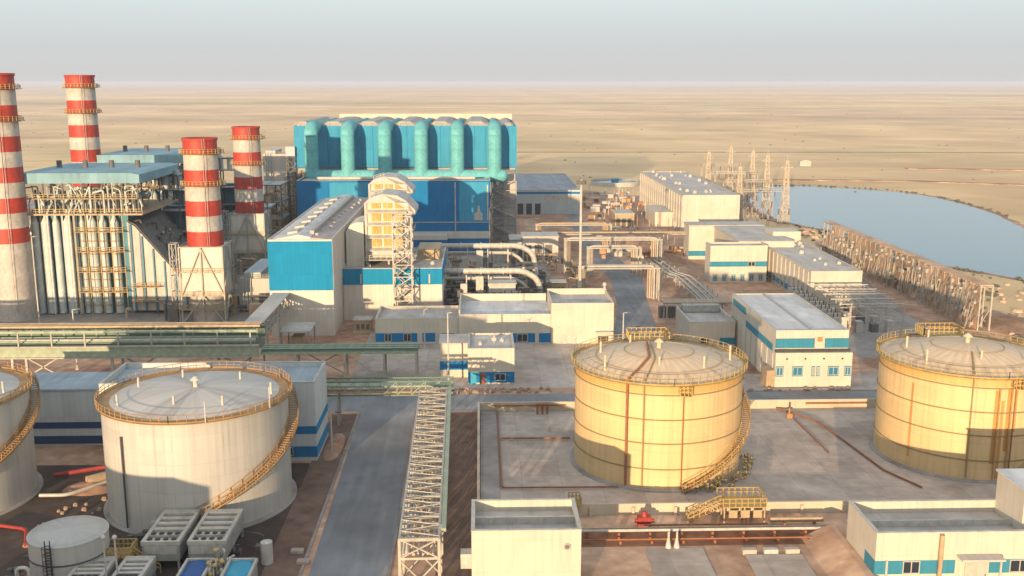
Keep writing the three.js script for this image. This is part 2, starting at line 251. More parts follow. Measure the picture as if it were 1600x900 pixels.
struct('soil_strip', sheet([[-5.9, -181.5], [-0.8, -181.5], [-0.8, -112], [-5.9, -112]], 0.03), M.verge);
// the lake behind the site
{
  const ctl = [[150, -556], [165, -592], [185, -597], [210, -583], [231, -562], [240, -535], [241, -506], [237, -460], [226, -415], [218, -370], [212, -325], [200, -292], [182, -287], [168, -305], [158, -325], [151.5, -338], [149.5, -372], [146, -405], [135, -434], [131, -470], [138, -520]];
  const cv = new THREE.CatmullRomCurve3(ctl.map(p => V(p[0], 0, p[1])), true, 'centripetal'), pts = cv.getPoints(220).slice(0, -1);
  const cx = 185, cz = -440, off = (d, n) => pts.map((p, i) => { const dx = p.x - cx, dz = p.z - cz, l = Math.hypot(dx, dz), e = d + n * (fbm(p.x / 9, p.z / 9, 3) - 0.45); return [p.x + dx / l * e, p.z + dz / l * e]; });
  const w = mat(0.06, 0.15, 0.21, 0.10); const nt = tex(256, 14, (u, v) => 0.5 + 0.5 * (fbm(u * 10, v * 10, 4, 10) - 0.5)); nt.colorSpace = THREE.NoColorSpace; w.bumpMap = nt; w.bumpScale = 0.06;
  struct('lake_shore', sheet(off(4, 9), 0.03), M.soilred);
  struct('lake_water', sheet(off(0, 2.5), 0.06), w);
  const bush = [], P = new THREE.IcosahedronGeometry(1, 0);
  for (let i = 0; i < 150; i++) { const p = pts[(110 + Math.floor(rnd() * 95)) % pts.length], s = R(0.25, 0.8); bush.push(metre(P.clone().scale(s * R(0.8, 1.6), s * 0.7, s).rotateY(rnd() * 6)).translate(p.x - 4 + R(-3, 3), 0.3, p.z + R(-3, 3))); }
  for (let i = 0; i < 70; i++) { const p = pts[Math.floor(rnd() * 75)], s = R(0.3, 0.9); bush.push(metre(P.clone().scale(s * R(1, 2), s * 0.7, s).rotateY(rnd() * 6)).translate(p.x + R(2, 5), 0.3, p.z - R(1, 4))); }
  struct('shore_scrub', bush, M.bush, 'stuff');
}
{ const g = [], g2 = [], P = new THREE.IcosahedronGeometry(1, 0); for (let i = 0; i < 900; i++) { const z = R(-410, -190), x = 127 + Math.pow(rnd(), 1.3) * (z > -300 ? 60 : 22), s = R(0.25, 1.1) * (rnd() < 0.1 ? 1.8 : 1); if (x > 146 && z < -305) continue; (i % 3 ? g : g2).push(metre(P.clone().scale(s * R(0.8, 2), s * R(0.3, 0.8), s).rotateY(rnd() * 6)).translate(x, s * 0.2, z)); } struct('bank_rubble', g, M.soilred, 'stuff'); struct('bank_scrub', g2, M.bush, 'stuff'); }
{ // mounds of spoil beside the plant road, and sparse scrub on the plain
  const mound = (x, z, rx, rz, h, m = M.soilred) => { const g = new THREE.PlaneGeometry(2, 2, 16, 16).rotateX(-Math.PI / 2), p = g.attributes.position; for (let i = 0; i < p.count; i++) { const a = p.getX(i), b = p.getZ(i), k = Math.max(0, 1 - a * a - b * b); p.setXYZ(i, x + a * rx, 0.03 + h * k * (0.5 + fbm(a * 3 + x, b * 3 + z, 3)) - 0.06 * (k <= 0), z + b * rz); } g.computeVertexNormals(); struct('spoil_mound', metre(g), m); };
  mound(54, -262, 5, 9, 1.6); mound(57, -395, 9, 26, 3.2); mound(64, -345, 6, 14, 1.8, M.sand); mound(66, -455, 9, 22, 3, M.sand); mound(80, -462, 6, 12, 2, M.sand); mound(52, -232, 3, 7, 1); mound(88, -212, 5, 6, 1); mound(130, -295, 6, 26, 1.2, M.sand); mound(134, -240, 8, 24, 1.5, M.sand); mound(-59, -147, 4, 3, 0.7); mound(-24.8, -164, 1.6, 7, 0.6);
  const P = new THREE.IcosahedronGeometry(1, 0), m = new THREE.InstancedMesh(P, M.bush, 420), q = new THREE.Matrix4(); 
  for (let i = 0; i < 420; i++) { const d = 600 + 3800 * Math.pow(rnd(), 1.4), a = R(-0.6, 0.6), s = R(0.3, 0.9); q.makeScale(s * R(1, 2.5), s * 0.6, s).setPosition(Math.sin(a) * d, 0.2, -Math.cos(a) * d); m.setMatrixAt(i, q); }
  m.name = 'plain_scrub'; m.userData.kind = 'stuff'; m.castShadow = m.receiveShadow = true; scene.add(m);
}

// ---------- buildings ----------
{ // A: windowless box, front centre
  const o = { x0: -1.3, x1: 11.4, z0: -110.2, z1: -119.2, h: 9.25, p: 1.5 };
  const b = building('plain_building', 'windowless cream box building at the bottom centre beside the steel pipe bridge', o);
  part(b, 'roof_divider', bx(o.x0 + 0.36, o.x1 - 0.36, 7.9, 8.85, -115.2, -114.85), M.coping);
  const f = part(b, 'round_vent', torus(9.8, 0, 0, 0.35, 0.1, 20).rotateX(Math.PI / 2).translate(0, 7.2, -110.15), M.steel); part(b, 'vent_grille', cylAB([9.8, 7.2, -110.2], [9.8, 7.2, -110.13], 0.33, 16), M.dsteel, f);
  part(b, 'side_cabinet', bx(-2.6, -1.32, 4.2, 6.0, -112.6, -111.0), M.coping);
}
{ // B: bottom right with blue window band
  const o = { x0: 47.2, x1: 92, z0: -113, z1: -122.6, h: 7, p: 1.6 };
  const b = building('workshop_building', 'cream building with a blue window band in the bottom right corner', o);
  part(b, 'roof_divider', bx(o.x0 + 0.36, o.x1 - 0.36, 5.55, 6.35, -118.3, -117.9), M.coping);
  strip(b, 'blue_band', 'f', o, 47.2, 57, 1.7, 3.45, M.teal); strip(b, 'blue_band', 'f', o, 61.2, 92, 1.7, 3.45, M.teal); strip(b, 'blue_band', 'l', o, -116.2, -113.0, 1.7, 3.45, M.teal);
  windowOn(b, 'f', o, 50.6, 52.7, 1.75, 3.4); windowOn(b, 'f', o, 63.7, 66.2, 1.75, 3.4); windowOn(b, 'f', o, 69, 71.5, 1.75, 3.4);
  part(b, 'downpipe', [pipe([[55.0, 6.9, -112.6], [55.0, 1.4, -112.6]], 0.28, 10)], M.pipetan);
  part(b, 'canopy', bx(57.1, 62.3, 3.95, 4.2, -113, -111.3), M.ductgrey); doorOn(b, 'f', o, 58.2, 61.0, 3.2, M.coping);
  const pos = part(b, 'penthouse', bx(66.2, 84, 5.55, 11.0, -122.3, -115.6), M.cream); part(b, 'penthouse_roof', bx(66.0, 84.2, 11.0, 11.25, -122.5, -115.4), M.roofwhite, pos);
  for (const x of [48.6, 62.6]) part(b, 'band_post', bx(x - 0.12, x + 0.12, 1.0, 3.5, -113, -112.8), M.coping);
}
{ // C1 long low building in the centre
  const o = { x0: -24.7, x1: -5.3, z0: -232.6, z1: -246.5, h: 6.0, p: 0.9 };
  const b = building('control_building', 'long low pale building with blue window band and taller block at its right end', o);
  strip(b, 'blue_band', 'f', o, -24.7, -15.0, 0.5, 2.6, M.deepblue); windowOn(b, 'f', o, -22.6, -21.0, 0.6, 2.5); windowOn(b, 'f', o, -18.2, -16.4, 0.6, 2.5); strip(b, 'blue_band', 'f', o, -13.8, -10.8, 0.5, 2.6, M.deepblue); strip(b, 'pink_panel', 'f', o, -10.6, -9.8, 0.2, 2.6, M.ductgrey); windowOn(b, 'f', o, -9.4, -6.2, 1.6, 2.6);
  const q = { x0: -5.26, x1: 16.2, z0: -232, z1: -251, h: 7.1 };
  const w = part(b, 'wall', bx(q.x0, q.x1, 0, 6.2, q.z1, q.z0), M.cream);
  part(b, 'parapet', [bx(q.x0, q.x1, 6.2, 7.1, -232.35, -232), bx(q.x0, q.x1, 6.2, 8.1, -251, -250.65), bx(q.x0, q.x0 + 0.35, 6.2, 8.1, -250.65, -232.35)], M.cream); part(b, 'roof', bx(q.x0 + 0.35, q.x1, 6.2, 6.35, -250.65, -232.35), M.roofwhite);
  strip(b, 'blue_band', 'f', q, 6.5, 12.5, 0.3, 2.5, M.deepblue); strip(b, 'blue_band', 'f', q, 13.4, 16.1, 0.3, 2.5, M.deepblue); strip(b, 'blue_band', 'f', q, -4.6, 4.5, 0.3, 2.5, M.deepblue); windowOn(b, 'f', q, 8.2, 10.8, 0.4, 2.4);
  const e = { x0: 16.24, x1: 30.8, z0: -231.6, z1: -247, h: 9.7 };
  part(b, 'tall_block', bx(e.x0, e.x1, 0, 8.5, e.z1, e.z0), M.cream); part(b, 'parapet', [bx(e.x0, e.x1, 8.5, 9.7, e.z0 - 0.35, e.z0), bx(e.x0, e.x1, 8.5, 10.1, e.z1, e.z1 + 0.35), bx(e.x0, e.x0 + 0.35, 8.5, 9.7, e.z1 + 0.35, e.z0 - 0.35), bx(e.x1 - 0.35, e.x1, 8.5, 9.7, e.z1 + 0.35, e.z0 - 0.35)], M.cream); part(b, 'roof', bx(e.x0 + 0.35, e.x1 - 0.35, 8.5, 8.65, e.z1 + 0.35, e.z0 - 0.35), M.roof);
  for (const u of [18.9, 21.2]) doorOn(b, 'f', e, u, u + 0.9, 2.2, M.ductgrey); doorOn(b, 'f', e, 27.2, 29.6, 1.8, M.trim);
  part(b, 'awning', bx(26.6, 30.4, 2.9, 3.1, -231.6, -229.9), M.ductgrey); part(b, 'vent_ball', [cylY(30.3, -246, 0.3, 0.3, 10.1, 10.9, 8), new THREE.SphereGeometry(0.55, 10, 8).translate(30.3, 11.2, -246)].map(metre), M.coping);
}
{ // C2 small two-part block
  const o = { x0: -2.8, x1: 6.6, z0: -199.6, z1: -212.5, h: 7.4, p: 0.4, roof: M.roof };
  const b = building('guard_building', 'small pale block with deep blue base band standing alone in the yard', { ...o, units: 3 });
  strip(b, 'blue_band', 'f', o, -2.8, 6.6, 0.3, 2.5, M.deepblue); doorOn(b, 'f', o, -2.4, -1.1, 2.4, M.cyan); doorOn(b, 'f', o, -0.4, 0.8, 2.3, M.brown); windowOn(b, 'f', o, 2.6, 4.8, 0.7, 2.2);
  part(b, 'annex', bx(-8.6, -2.84, 0, 7.2, -212, -204.4), M.cream); part(b, 'annex_roof', bx(-8.8, -2.86, 7.2, 7.4, -212.2, -204.2), M.roof);
  part(b, 'blue_band', bx(-8.62, -2.9, 1.7, 3.5, -204.4, -204.33), M.deepblue); part(b, 'aerial', [bar([2.6, 7.0, -205], [2.6, 9.2, -205], 0.14), bar([1.6, 8.7, -205], [3.5, 9.3, -205], 0.1)], M.coping);
}
{ // I long hall behind the white tank
  const o = { x0: -60.5, x1: -26.6, z0: -157.5, z1: -169.8, h: 13.2, p: 0.9, roof: M.roofpale, wall: M.hallgrey };
  const b = building('storage_hall', 'tall white hall with two blue bands standing behind the large white tank', o);
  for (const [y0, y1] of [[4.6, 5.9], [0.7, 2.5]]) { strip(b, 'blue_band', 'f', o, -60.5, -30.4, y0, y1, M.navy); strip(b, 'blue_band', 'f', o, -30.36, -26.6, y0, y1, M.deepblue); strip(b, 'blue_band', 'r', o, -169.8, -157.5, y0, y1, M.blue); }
  for (let x = -59; x < -28; x += 5.2) { windowOn(b, 'f', o, x, x + 2.6, 4.7, 5.8); windowOn(b, 'f', o, x, x + 2.6, 0.9, 2.4); }
  for (const x of [-33, -31.8]) part(b, 'downpipe', pipe([[x, 12, -157.3], [x, 0.3, -157.3]], 0.12, 6), M.coping);
  part(b, 'low_wing', bx(-92, -60.54, 0, 9.6, -176, -166), M.hallgrey); part(b, 'wing_roof', bx(-92.2, -60.56, 9.6, 9.9, -176.2, -165.8), M.roofpale);
  for (const [y0, y1] of [[3, 4.1], [0.3, 1.7]]) part(b, 'blue_band', bx(-92, -60.56, y0, y1, -166, -165.94), M.navy);
}
{ // D turbine hall
  const o = { x0: -50.4, x1: -35.3, z0: -241, z1: -330, h: 23.4, p: 0.3, wall: M.white, roof: M.roofwhite };
  const b = building('turbine_hall', 'tall narrow hall, bright blue above white, with long ridged white roof', o);
  strip(b, 'blue_cladding', 'f', o, -50.4, -35.3, 11.2, 23.05, M.blue, 0.1); strip(b, 'blue_cladding', 'l', o, -330, -241, 11.2, 23.05, M.blue, 0.1); strip(b, 'blue_cladding', 'r', o, -330, -241.0, 11.2, 23.05, M.white, 0.1);
  part(b, 'roof_slope', [profXY([[-50, 23.3], [-43.2, 24.6], [-40.4, 24.0], [-40.4, 23.2], [-50, 23.2]], -329.6, -241.4)], M.roofwhite);
  const rp = part(b, 'roof_slope', [profXY([[-40.36, 23.2], [-40.36, 23.9], [-35.7, 23.4], [-35.7, 23.2]], -329.6, -241.4)], M.roofpink);
  for (let z = -246; z > -326; z -= 10) part(b, 'skylight', [profXY([[-46.6, 23.95], [-46.6, 24.45], [-44.2, 24.85], [-44.2, 24.4]], z - 5.6, z)], M.coping, rp);
  part(b, 'roof_monitor', bx(-41.2, -40.2, 24.0, 24.9, -326, -246), M.steel);
  for (let i = 0; i < 12; i++) part(b, 'roof_vent', cylY(R(-39.6, -36.6), -246 - i * 6.6, 0.45, 0.45, 23.3, 24.3, 8), M.coping);
}
{ // F annex with blue band, right of the hall
  const o = { x0: -37.0 + 1.8, x1: -10, z0: -257.2, z1: -290, h: 13.5, p: 0.5, wall: M.white, roof: M.roof };
  const b = building('turbine_annex', 'lower annex with blue upper band and white base under the filter towers', { ...o, units: 6 });
  strip(b, 'blue_cladding', 'f', o, -35.2, -10, 9.3, 13.4, M.blue, 0.09); strip(b, 'blue_cladding', 'r', o, -290, -257.2, 9.3, 13.4, M.blue, 0.09);
  for (const x of [-30.6, -13.2]) part(b, 'vent_stub', bx(x - 0.2, x + 0.2, 9.6, 12.0, -257.1, -256.85), M.coping);
  part(b, 'roof_bulkhead', bx(-17, -11, 13.15, 16.0, -284, -272), M.pipetan);
  part(b, 'intake_duct', [profXY([[-34.8, 13.1], [-34.8, 22.0], [-33.6, 24.0], [-31.8, 24.6], [-30.2, 24.6], [-30.2, 13.1]], -276, -262.4)], M.white);
}
{ // G big blue hall under the air cooled condenser, with a low block before it
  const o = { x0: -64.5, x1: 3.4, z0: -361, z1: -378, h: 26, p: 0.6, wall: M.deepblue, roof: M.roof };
  const b = building('boiler_hall', 'wide blue hall with lit and shaded areas painted on its front, below the turquoise condenser', { ...o, units: 10 });
  strip(b, 'painted_lit_panel', 'f', o, -53, -36, 11.6, 25.4, M.accblue, 0.07); strip(b, 'painted_lit_panel', 'f', o, -7.6, 2.8, 11.6, 25.4, M.accblue, 0.07); strip(b, 'white_line', 'f', o, -9.2, -8.8, 8, 25.4, M.coping, 0.1); strip(b, 'white_line', 'f', o, -64.5, 3.4, 11.1, 11.4, M.coping, 0.12); strip(b, 'white_base', 'f', o, -24, 3.4, 5.4, 8, M.white, 0.1);  // lit and shaded areas of the front painted as two blues
  part(b, 'emblem', [profXY([[-2.4, 12], [0.6, 12], [0.6, 14.2], [-0.1, 14.9], [-0.6, 17.2], [-0.95, 17.2], [-1.3, 14.9], [-2.4, 14.2]], -360.94, -360.84)], M.coping);
  part(b, 'corner_column', bx(2.2, 2.7, 12, 24.5, -360.94, -360.7), M.coping);
  part(b, 'low_block', bx(-24, -12, 0, 6.0, -360.8, -354), M.deepblue); part(b, 'low_block_roof', bx(-24.3, -11.7, 6.0, 7.6, -360.7, -353.8), M.white);
  part(b, 'roof_pipe', pipe([[-58, 26.6, -364], [-2, 26.6, -364]], 0.6, 8), M.pipewhite);
}
{ // J two-storey building with blue cornice, right
  const o = { x0: 58.6, x1: 73.2, z0: -196.2, z1: -232.4, h: 11.5, p: 0.25, roof: M.roofwhite };
  const b = building('office_building', 'cream two storey building with pale ridged roof and blue fascia, behind the tank bund', o);
  strip(b, 'blue_fascia', 'f', o, 58.6, 66.3, 8.0, 9.9, M.teal, 0.35); strip(b, 'blue_fascia', 'f', o, 68.5, 73.2, 8.0, 9.9, M.teal, 0.35);
  strip(b, 'emblem_panel', 'f', o, 66.4, 68.4, 7.9, 10.2, M.cream, 0.2); part(b, 'emblem', bx(66.9, 67.9, 9.3, 10.2, -195.95, -195.85), M.orange);
  strip(b, 'blue_fascia', 'l', o, -219, -198, 6.9, 8.3, M.teal, 0.12); strip(b, 'blue_fascia', 'l', o, -231, -219.6, 9.4, 10.8, M.teal, 0.12);
  part(b, 'lower_storey', bx(58.4, 73.8, 0, 7.2, -196.2, -195.0), M.cream); part(b, 'painted_ledge_shadow', bx(58.5, 73.6, 7.2, 7.75, -196.2, -195.7), M.trim);  // dark strip paints the shadow along the ledge
  const f = { ...o, z0: -195.0 }; for (const [u, v] of [[58.5, 60.1], [61.8, 64.0], [65.7, 66.4], [66.7, 67.4], [69.0, 71.2], [72.3, 73.7]]) { strip(b, 'blue_panel', 'f', f, u, v, 2.4, 4.5, M.teal); windowOn(b, 'f', f, u + 0.1, v - 0.1, 2.6, 4.3, FP, M.blueglass); }
  for (let i = 0; i < 4; i++) strip(b, 'wall_lamp', 'f', f, 60.5 + i * 3.7, 60.8 + i * 3.7, 5.9, 6.2, M.trim, 0.25);
  part(b, 'roof_ridge', bx(65.6, 66.0, 11.38, 11.6, -232, -196.6), M.steel); part(b, 'entrance_ramp', bx(56.8, 58.36, 0, 3.6, -199, -195.2), M.pipetan);
  for (let i = 0; i < 9; i++) strip(b, 'pilaster', 'l', o, -231.5 + i * 4.2, -231.1 + i * 4.2, 0.2, 6.6, M.ductgrey, 0.15);
}
{ const o = { x0: 47.5, x1: 58.0, z0: -226, z1: -243, h: 6.3, p: 1.0 };
  const b = building('switch_building', 'grey shaded low building behind the left yellow tank', o); strip(b, 'blue_band', 'f', o, 54.5, 58, 1.0, 2.6, M.teal); windowOn(b, 'f', o, 50, 52, 1.2, 2.6); part(b, 'roof_duct', bx(48.5, 57.5, 5.6, 7.2, -242, -239.6), M.steel);
}
{ // N long hall far right, with penthouse
  const o = { x0: 89, x1: 103, z0: -269, z1: -322, h: 9.9, p: 0.3 };
  const b = building('pump_hall', 'long cream hall with grey roof beside the tall steel screen', { ...o, units: 9 });
  for (let i = 0; i < 13; i++) strip(b, 'pilaster', 'l', o, -321.6 + i * 4.2, -321.2 + i * 4.2, 0, 9.4, M.coping, 0.3);
  strip(b, 'blue_band', 'l', o, -312, -271, 0.8, 2.4, M.blue, 0.1); for (let i = 0; i < 6; i++) windowOn(b, 'l', o, -308 + i * 6.4, -305.6 + i * 6.4, 0.9, 2.3, 0.1);
  part(b, 'penthouse', bx(93.5, 102.5, 9.75, 13, -331, -322.05), M.cream); strip(b, 'base_line', 'f', o, 89, 103, 0.7, 1.0, M.steel);
}
{ // M U-shaped building
  const o = { x0: 69.4, x1: 86.8, z0: -304, z1: -311, h: 11.4, p: 0.5 };
  const b = building('court_building', 'cream U shaped building with blue band between the two long pump halls', o);
  strip(b, 'blue_band', 'f', o, 69.4, 86.8, 5.0, 6.6, M.teal); windowOn(b, 'f', o, 81, 83.2, 5.1, 6.5); for (let i = 0; i < 6; i++) { strip(b, 'blue_panel', 'f', o, 70.4 + i * 2.8, 71.8 + i * 2.8, 0.6, 2.6, M.teal); windowOn(b, 'f', o, 70.5 + i * 2.8, 71.7 + i * 2.8, 0.8, 2.4, FP, M.blueglass); }
  part(b, 'wing', bx(80, 97, 0, 11.4, -346, -311.04), M.cream); part(b, 'wing_roof', bx(79.8, 97.2, 11.4, 11.7, -345.9, -311.1), M.roof);
  part(b, 'back_block', bx(71.4, 97, 0, 11.5, -355, -346.04), M.cream); part(b, 'back_roof', bx(71.1, 97.3, 11.5, 11.9, -355.2, -345.96), M.roof);
  part(b, 'blue_band', bx(71.4, 80, 1.2, 3, -346.04, -345.98), M.teal);
}
{ // L far long hall
  const o = { x0: 81, x1: 104, z0: -407, z1: -517, h: 15.5, p: 0.3 };
  const b = building('water_treatment_hall', 'largest cream hall at the far right with long grey roof and ribbed left wall', { ...o, units: 22 });
  for (let i = 0; i < 20; i++) strip(b, 'pilaster', 'l', o, -516 + i * 5.7, -515.3 + i * 5.7, 0, 15, M.coping, 0.5);
  part(b, 'side_annex', bx(73, 80.5, 0, 6.5, -450, -425), M.cream); for (const x of [83, 103.2]) strip(b, 'pilaster', 'f', o, x - 0.4, x, 0, 15, M.coping, 0.2);
}
{ const o = { x0: 15.5, x1: 46, z0: -470, z1: -556, h: 11.2, p: 0.3, roof: M.roofgrey, wall: M.casing };
  const b = building('warehouse', 'wide grey warehouse in shade behind the condenser, with pale strip on its front', o); strip(b, 'pale_strip', 'f', o, 29, 45.6, 6.4, 8.6, M.coping); strip(b, 'dark_band', 'f', o, 15.5, 46, 9.4, 10.4, M.deepblue); for (let i = 0; i < 3; i++) strip(b, 'door', 'f', o, 17 + i * 4, 19.6 + i * 4, 0, 5, M.trim, 0.1);
}
{ // canopy hut and small sheds
  const t = thing('canopy_shelter', [-41.5, 0, -228.5], 'open shelter with pale flat roof at the foot of the blue turbine hall', 'shelter');
  part(t, 'roof', bx(-45.2, -38.4, 5.0, 5.3, -233, -224), M.coping); for (const [x, z] of [[-44.8, -224.4], [-38.8, -224.4], [-44.8, -232.6], [-38.8, -232.6]]) part(t, 'post', bar([x, 0, z], [x, 5, z], 0.3), M.steel); part(t, 'machine', [bx(-43, -40.4, 0, 3.4, -230, -226)], M.pipetan);
}

// ---------- storage tanks ----------
function helixStair(cx, cz, r, th0, th1, h0, h1, w = 1.25) {   // angle 0 faces the camera, positive to the right
  const treads = [], sides = [], rail = [], D = Math.PI / 180, n = Math.ceil(Math.abs(th1 - th0) * D * r / 0.42);
  const at = (k, rr, dy = 0) => { const a = (th0 + (th1 - th0) * k) * D; return V(cx + Math.sin(a) * rr, h0 + (h1 - h0) * k + dy, cz + Math.cos(a) * rr); };
  for (let i = 0; i < n; i++) { const k = (i + 0.5) / n, a = (th0 + (th1 - th0) * k) * D; treads.push(metre(new THREE.BoxGeometry(0.4, 0.08, w).rotateY(a)).translate(...at(k, r + w / 2 + 0.12).toArray())); }
  const m = Math.ceil(n / 4);
  for (let i = 0; i < m; i++) { const a = i / m, b = (i + 1) / m;
    for (const q of [0.1, w + 0.14]) sides.push(bar(at(a, r + q), at(b, r + q), 0.12, 0.34));
    for (const q of [0.16, w + 0.14]) { for (const hh of [0.55, 1.1]) rail.push(bar(at(a, r + q, hh), at(b, r + q, hh), 0.09)); rail.push(bar(at(a, r + q), at(a, r + q, 1.1), 0.09)); } }
  return { treads, sides, rail };
}
function ringPts(cx, cz, r, y, a0 = 0, a1 = 360, step = 6) { const out = []; for (let a = a0; a <= a1; a += step) out.push(V(cx + Math.sin(a * Math.PI / 180) * r, y, cz + Math.cos(a * Math.PI / 180) * r)); return out; }
function tank(name, label, o, group) {
  const { x, z, r, h, rise, shell, roof, railMat, stair } = o, t = thing(name, [x, 0, z], label, 'storage tank', group);
  const P = (a, rr, y) => [x + Math.sin(a * Math.PI / 180) * rr, y, z + Math.cos(a * Math.PI / 180) * rr];
  part(t, 'shell', lathe([[r, 0.3], [r, h]], x, z, 96), shell);
  part(t, 'foundation', lathe([[r + 0.7, 0.02], [r + 0.7, 0.3], [r, 0.32]], x, z, 72), M.concdark);
  const dome = []; for (let i = 0; i <= 8; i++) { const k = 1 - i / 8; dome.push([Math.max(0.01, (r - 0.9) * k), h + rise * (1 - k * k)]); }
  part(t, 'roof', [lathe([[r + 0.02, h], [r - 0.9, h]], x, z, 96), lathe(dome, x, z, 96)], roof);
  part(t, 'rim', [torus(x, h, z, r + 0.05, 0.11, 96), lathe([[r + 0.1, h + 0.02], [r + 0.65, h + 0.02], [r + 0.65, h - 0.1], [r + 0.1, h - 0.1]], x, z, 96)], railMat);
  part(t, 'guard_rail', rails(ringPts(x, z, r + 0.6, h + 0.05, 0, 360, 5), 1.1, 1.4, 0.045), railMat);
  part(t, 'toe_board', lathe([[r + 0.63, h + 0.05], [r + 0.63, h + 0.25]], x, z, 72), railMat);
  const s = helixStair(x, z, r, ...stair), st = part(t, 'spiral_stair', s.treads, o.stairMat || railMat); part(t, 'stringer', s.sides, o.stairMat || railMat, st); part(t, 'handrail', s.rail, railMat, st);
  if (o.rings) for (const y of o.rings) part(t, 'stiffener_ring', torus(x, y, z, r + 0.08, 0.10, 96), M.ring);
  part(t, 'roof_vent', [cylY(x, z, 0.35, 0.35, h + rise - 0.1, h + rise + 1.1, 12), cylY(x, z, 0.8, 0.2, h + rise + 1.0, h + rise + 1.5, 12)], o.ventMat || roof);
  for (let i = 0; i < (o.nozzles ?? 7); i++) { const p = P(-150 + i * 47, r * (0.55 + 0.3 * ((i * 7) % 3) / 2), h); part(t, 'roof_nozzle', cylY(p[0], p[2], 0.18, 0.18, h + 0.2, h + rise * 0.75 + 1.1, 8), o.ventMat || roof); }
  return { t, P };
}
function whiteTank(x, z, label, group) {
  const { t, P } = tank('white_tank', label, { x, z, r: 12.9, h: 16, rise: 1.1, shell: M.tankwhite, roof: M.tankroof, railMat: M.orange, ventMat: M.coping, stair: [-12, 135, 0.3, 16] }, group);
  part(t, 'dark_pipe', pipe([P(-33, 13.2, 13.5), P(-33, 13.2, 0.5)], 0.14, 8), M.trim);  // dark upright pipe down the front of the shell
  part(t, 'manhole', [cylAB(P(-14, 12.8, 1.6), P(-14, 13.4, 1.6), 0.6, 16)], M.tankwhite); part(t, 'lamp_post', bar(P(60, 13.75, 16), P(60, 13.75, 19), 0.12), M.coping); part(t, 'lamp_post', bar(P(20, 13.75, 16), P(20, 13.75, 19), 0.12), M.coping);
  part(t, 'edge_walk', lathe([[11.2, 16.06], [12.85, 16.04]], x, z, 96), M.orange);
  return t;
}
whiteTank(-41.1, -142.8, 'large white storage tank with orange rimmed roof and spiral stair beside the white hall', 'white storage tanks');
whiteTank(-79.6, -144.4, 'white storage tank cut off by the left edge with spiral stair down its right', 'white storage tanks');
function yellowTank(x, z, label, group) {
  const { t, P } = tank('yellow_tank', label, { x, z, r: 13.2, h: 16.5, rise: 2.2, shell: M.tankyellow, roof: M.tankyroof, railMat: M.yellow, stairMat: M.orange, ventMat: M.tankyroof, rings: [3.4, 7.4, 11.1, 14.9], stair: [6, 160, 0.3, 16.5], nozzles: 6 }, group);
  part(t, 'roof_ring', [torus(x, 17.4, z, 10, 0.06, 72), torus(x, 18.35, z, 5.5, 0.06, 72)], M.pipetan);
  part(t, 'top_platform', bx(x - 3.5, x + 3.2, 17.6, 17.8, z - 11.8, z - 8.2), M.yellow); part(t, 'platform_rail', [...rails([[x - 3.5, 17.8, z - 8.2], [x + 3.2, 17.8, z - 8.2], [x + 3.2, 17.8, z - 11.8], [x - 3.5, 17.8, z - 11.8], [x - 3.5, 17.8, z - 8.2]], 1.3, 0.8, 0.07)], M.yellow);
  part(t, 'hatch_cage', [...rails([P(3, 13.4, 15.2), P(3, 14.6, 15.2), P(10, 14.6, 15.2), P(10, 13.4, 15.2)], 1.2, 0.7, 0.07), bar(P(6.5, 13.2, 15.15), P(6.5, 14.7, 15.15), 1.6, 0.1)], M.yellow); part(t, 'drain_pipe', pipe([P(6.5, 13.4, 15), P(6.5, 13.4, 0.4)], 0.1, 8), M.rust);
  part(t, 'top_course', lathe([[13.225, 15.1], [13.225, 16.42]], x, z, 96), M.tanktop);
  return { t, P };
}
{
  const { t, P } = yellowTank(28.1, -156.5, 'yellow storage tank with red riser pipe running up onto its roof', 'yellow storage tanks');
  part(t, 'riser_pipe', pipe([P(-29, 13.7, 0.6), P(-29, 13.7, 17.1), P(-27.5, 9.6, 17.75), P(-25, 5.5, 18.62), [26.6, 18.95, -159.2]], 0.2, 8, 0.8), M.rust); part(t, 'riser_pipe', pipe([P(-18.5, 13.5, 0.6), P(-18.5, 13.5, 17.0), P(-17.5, 9.6, 17.65), P(-15.5, 5.5, 18.5), [27.2, 18.9, -159.6]], 0.12, 8, 0.8), M.ring);
  const v = [], w = []; for (let i = 0; i < 34; i++) { const a = 8 + i * 2.6 + R(-1, 1), r0 = 13.5 + R(0.2, 1.8), p = P(a, r0, 0); v.push(pipe([[p[0], 0.05, p[2]], [p[0], R(0.6, 1.9), p[2]], [p[0] + R(-1, 1), R(0.5, 1.4), p[2] + R(-0.8, 0.8)]], R(0.07, 0.16), 6, 0.3)); if (i % 3 === 0) w.push(metre(new THREE.SphereGeometry(R(0.25, 0.4), 8, 6)).translate(p[0], R(0.8, 1.5), p[2])); }
  part(t, 'valve_pipework', v, M.ring, t, 'stuff'); part(t, 'valve', w, M.ring, t, 'stuff');
}
{
  const { t, P } = yellowTank(78.6, -158.4, 'yellow storage tank cut off by the right edge with rust streaked hatch', 'yellow storage tanks');
  part(t, 'riser_pipe', pipe([P(-20.5, 13.4, 0.6), P(-20.5, 13.4, 17.0), P(-19.5, 9.6, 17.65), P(-18, 5.5, 18.5)], 0.12, 8, 0.8), M.ring);
  for (const [a, w, y0, y1] of [[-6.5, 0.05, 3, 14.6], [-2.2, 0.035, 0.6, 13], [1.5, 0.06, 5, 14.8], [7, 0.03, 8, 14.5], [-60, 0.03, 2, 14]]) { const g = new THREE.LatheGeometry([new THREE.Vector2(13.215, y0), new THREE.Vector2(13.215, y1)], 6, a * Math.PI / 180, w).translate(78.6, 0, -158.4); part(t, 'rust_streak', metre(g), M.ruststain); }
  for (const a of [-4, 4]) part(t, 'foam_pipe', pipe([P(a, 13.45, 0.6), P(a, 13.45, 15)], 0.13, 8), M.orange);
}
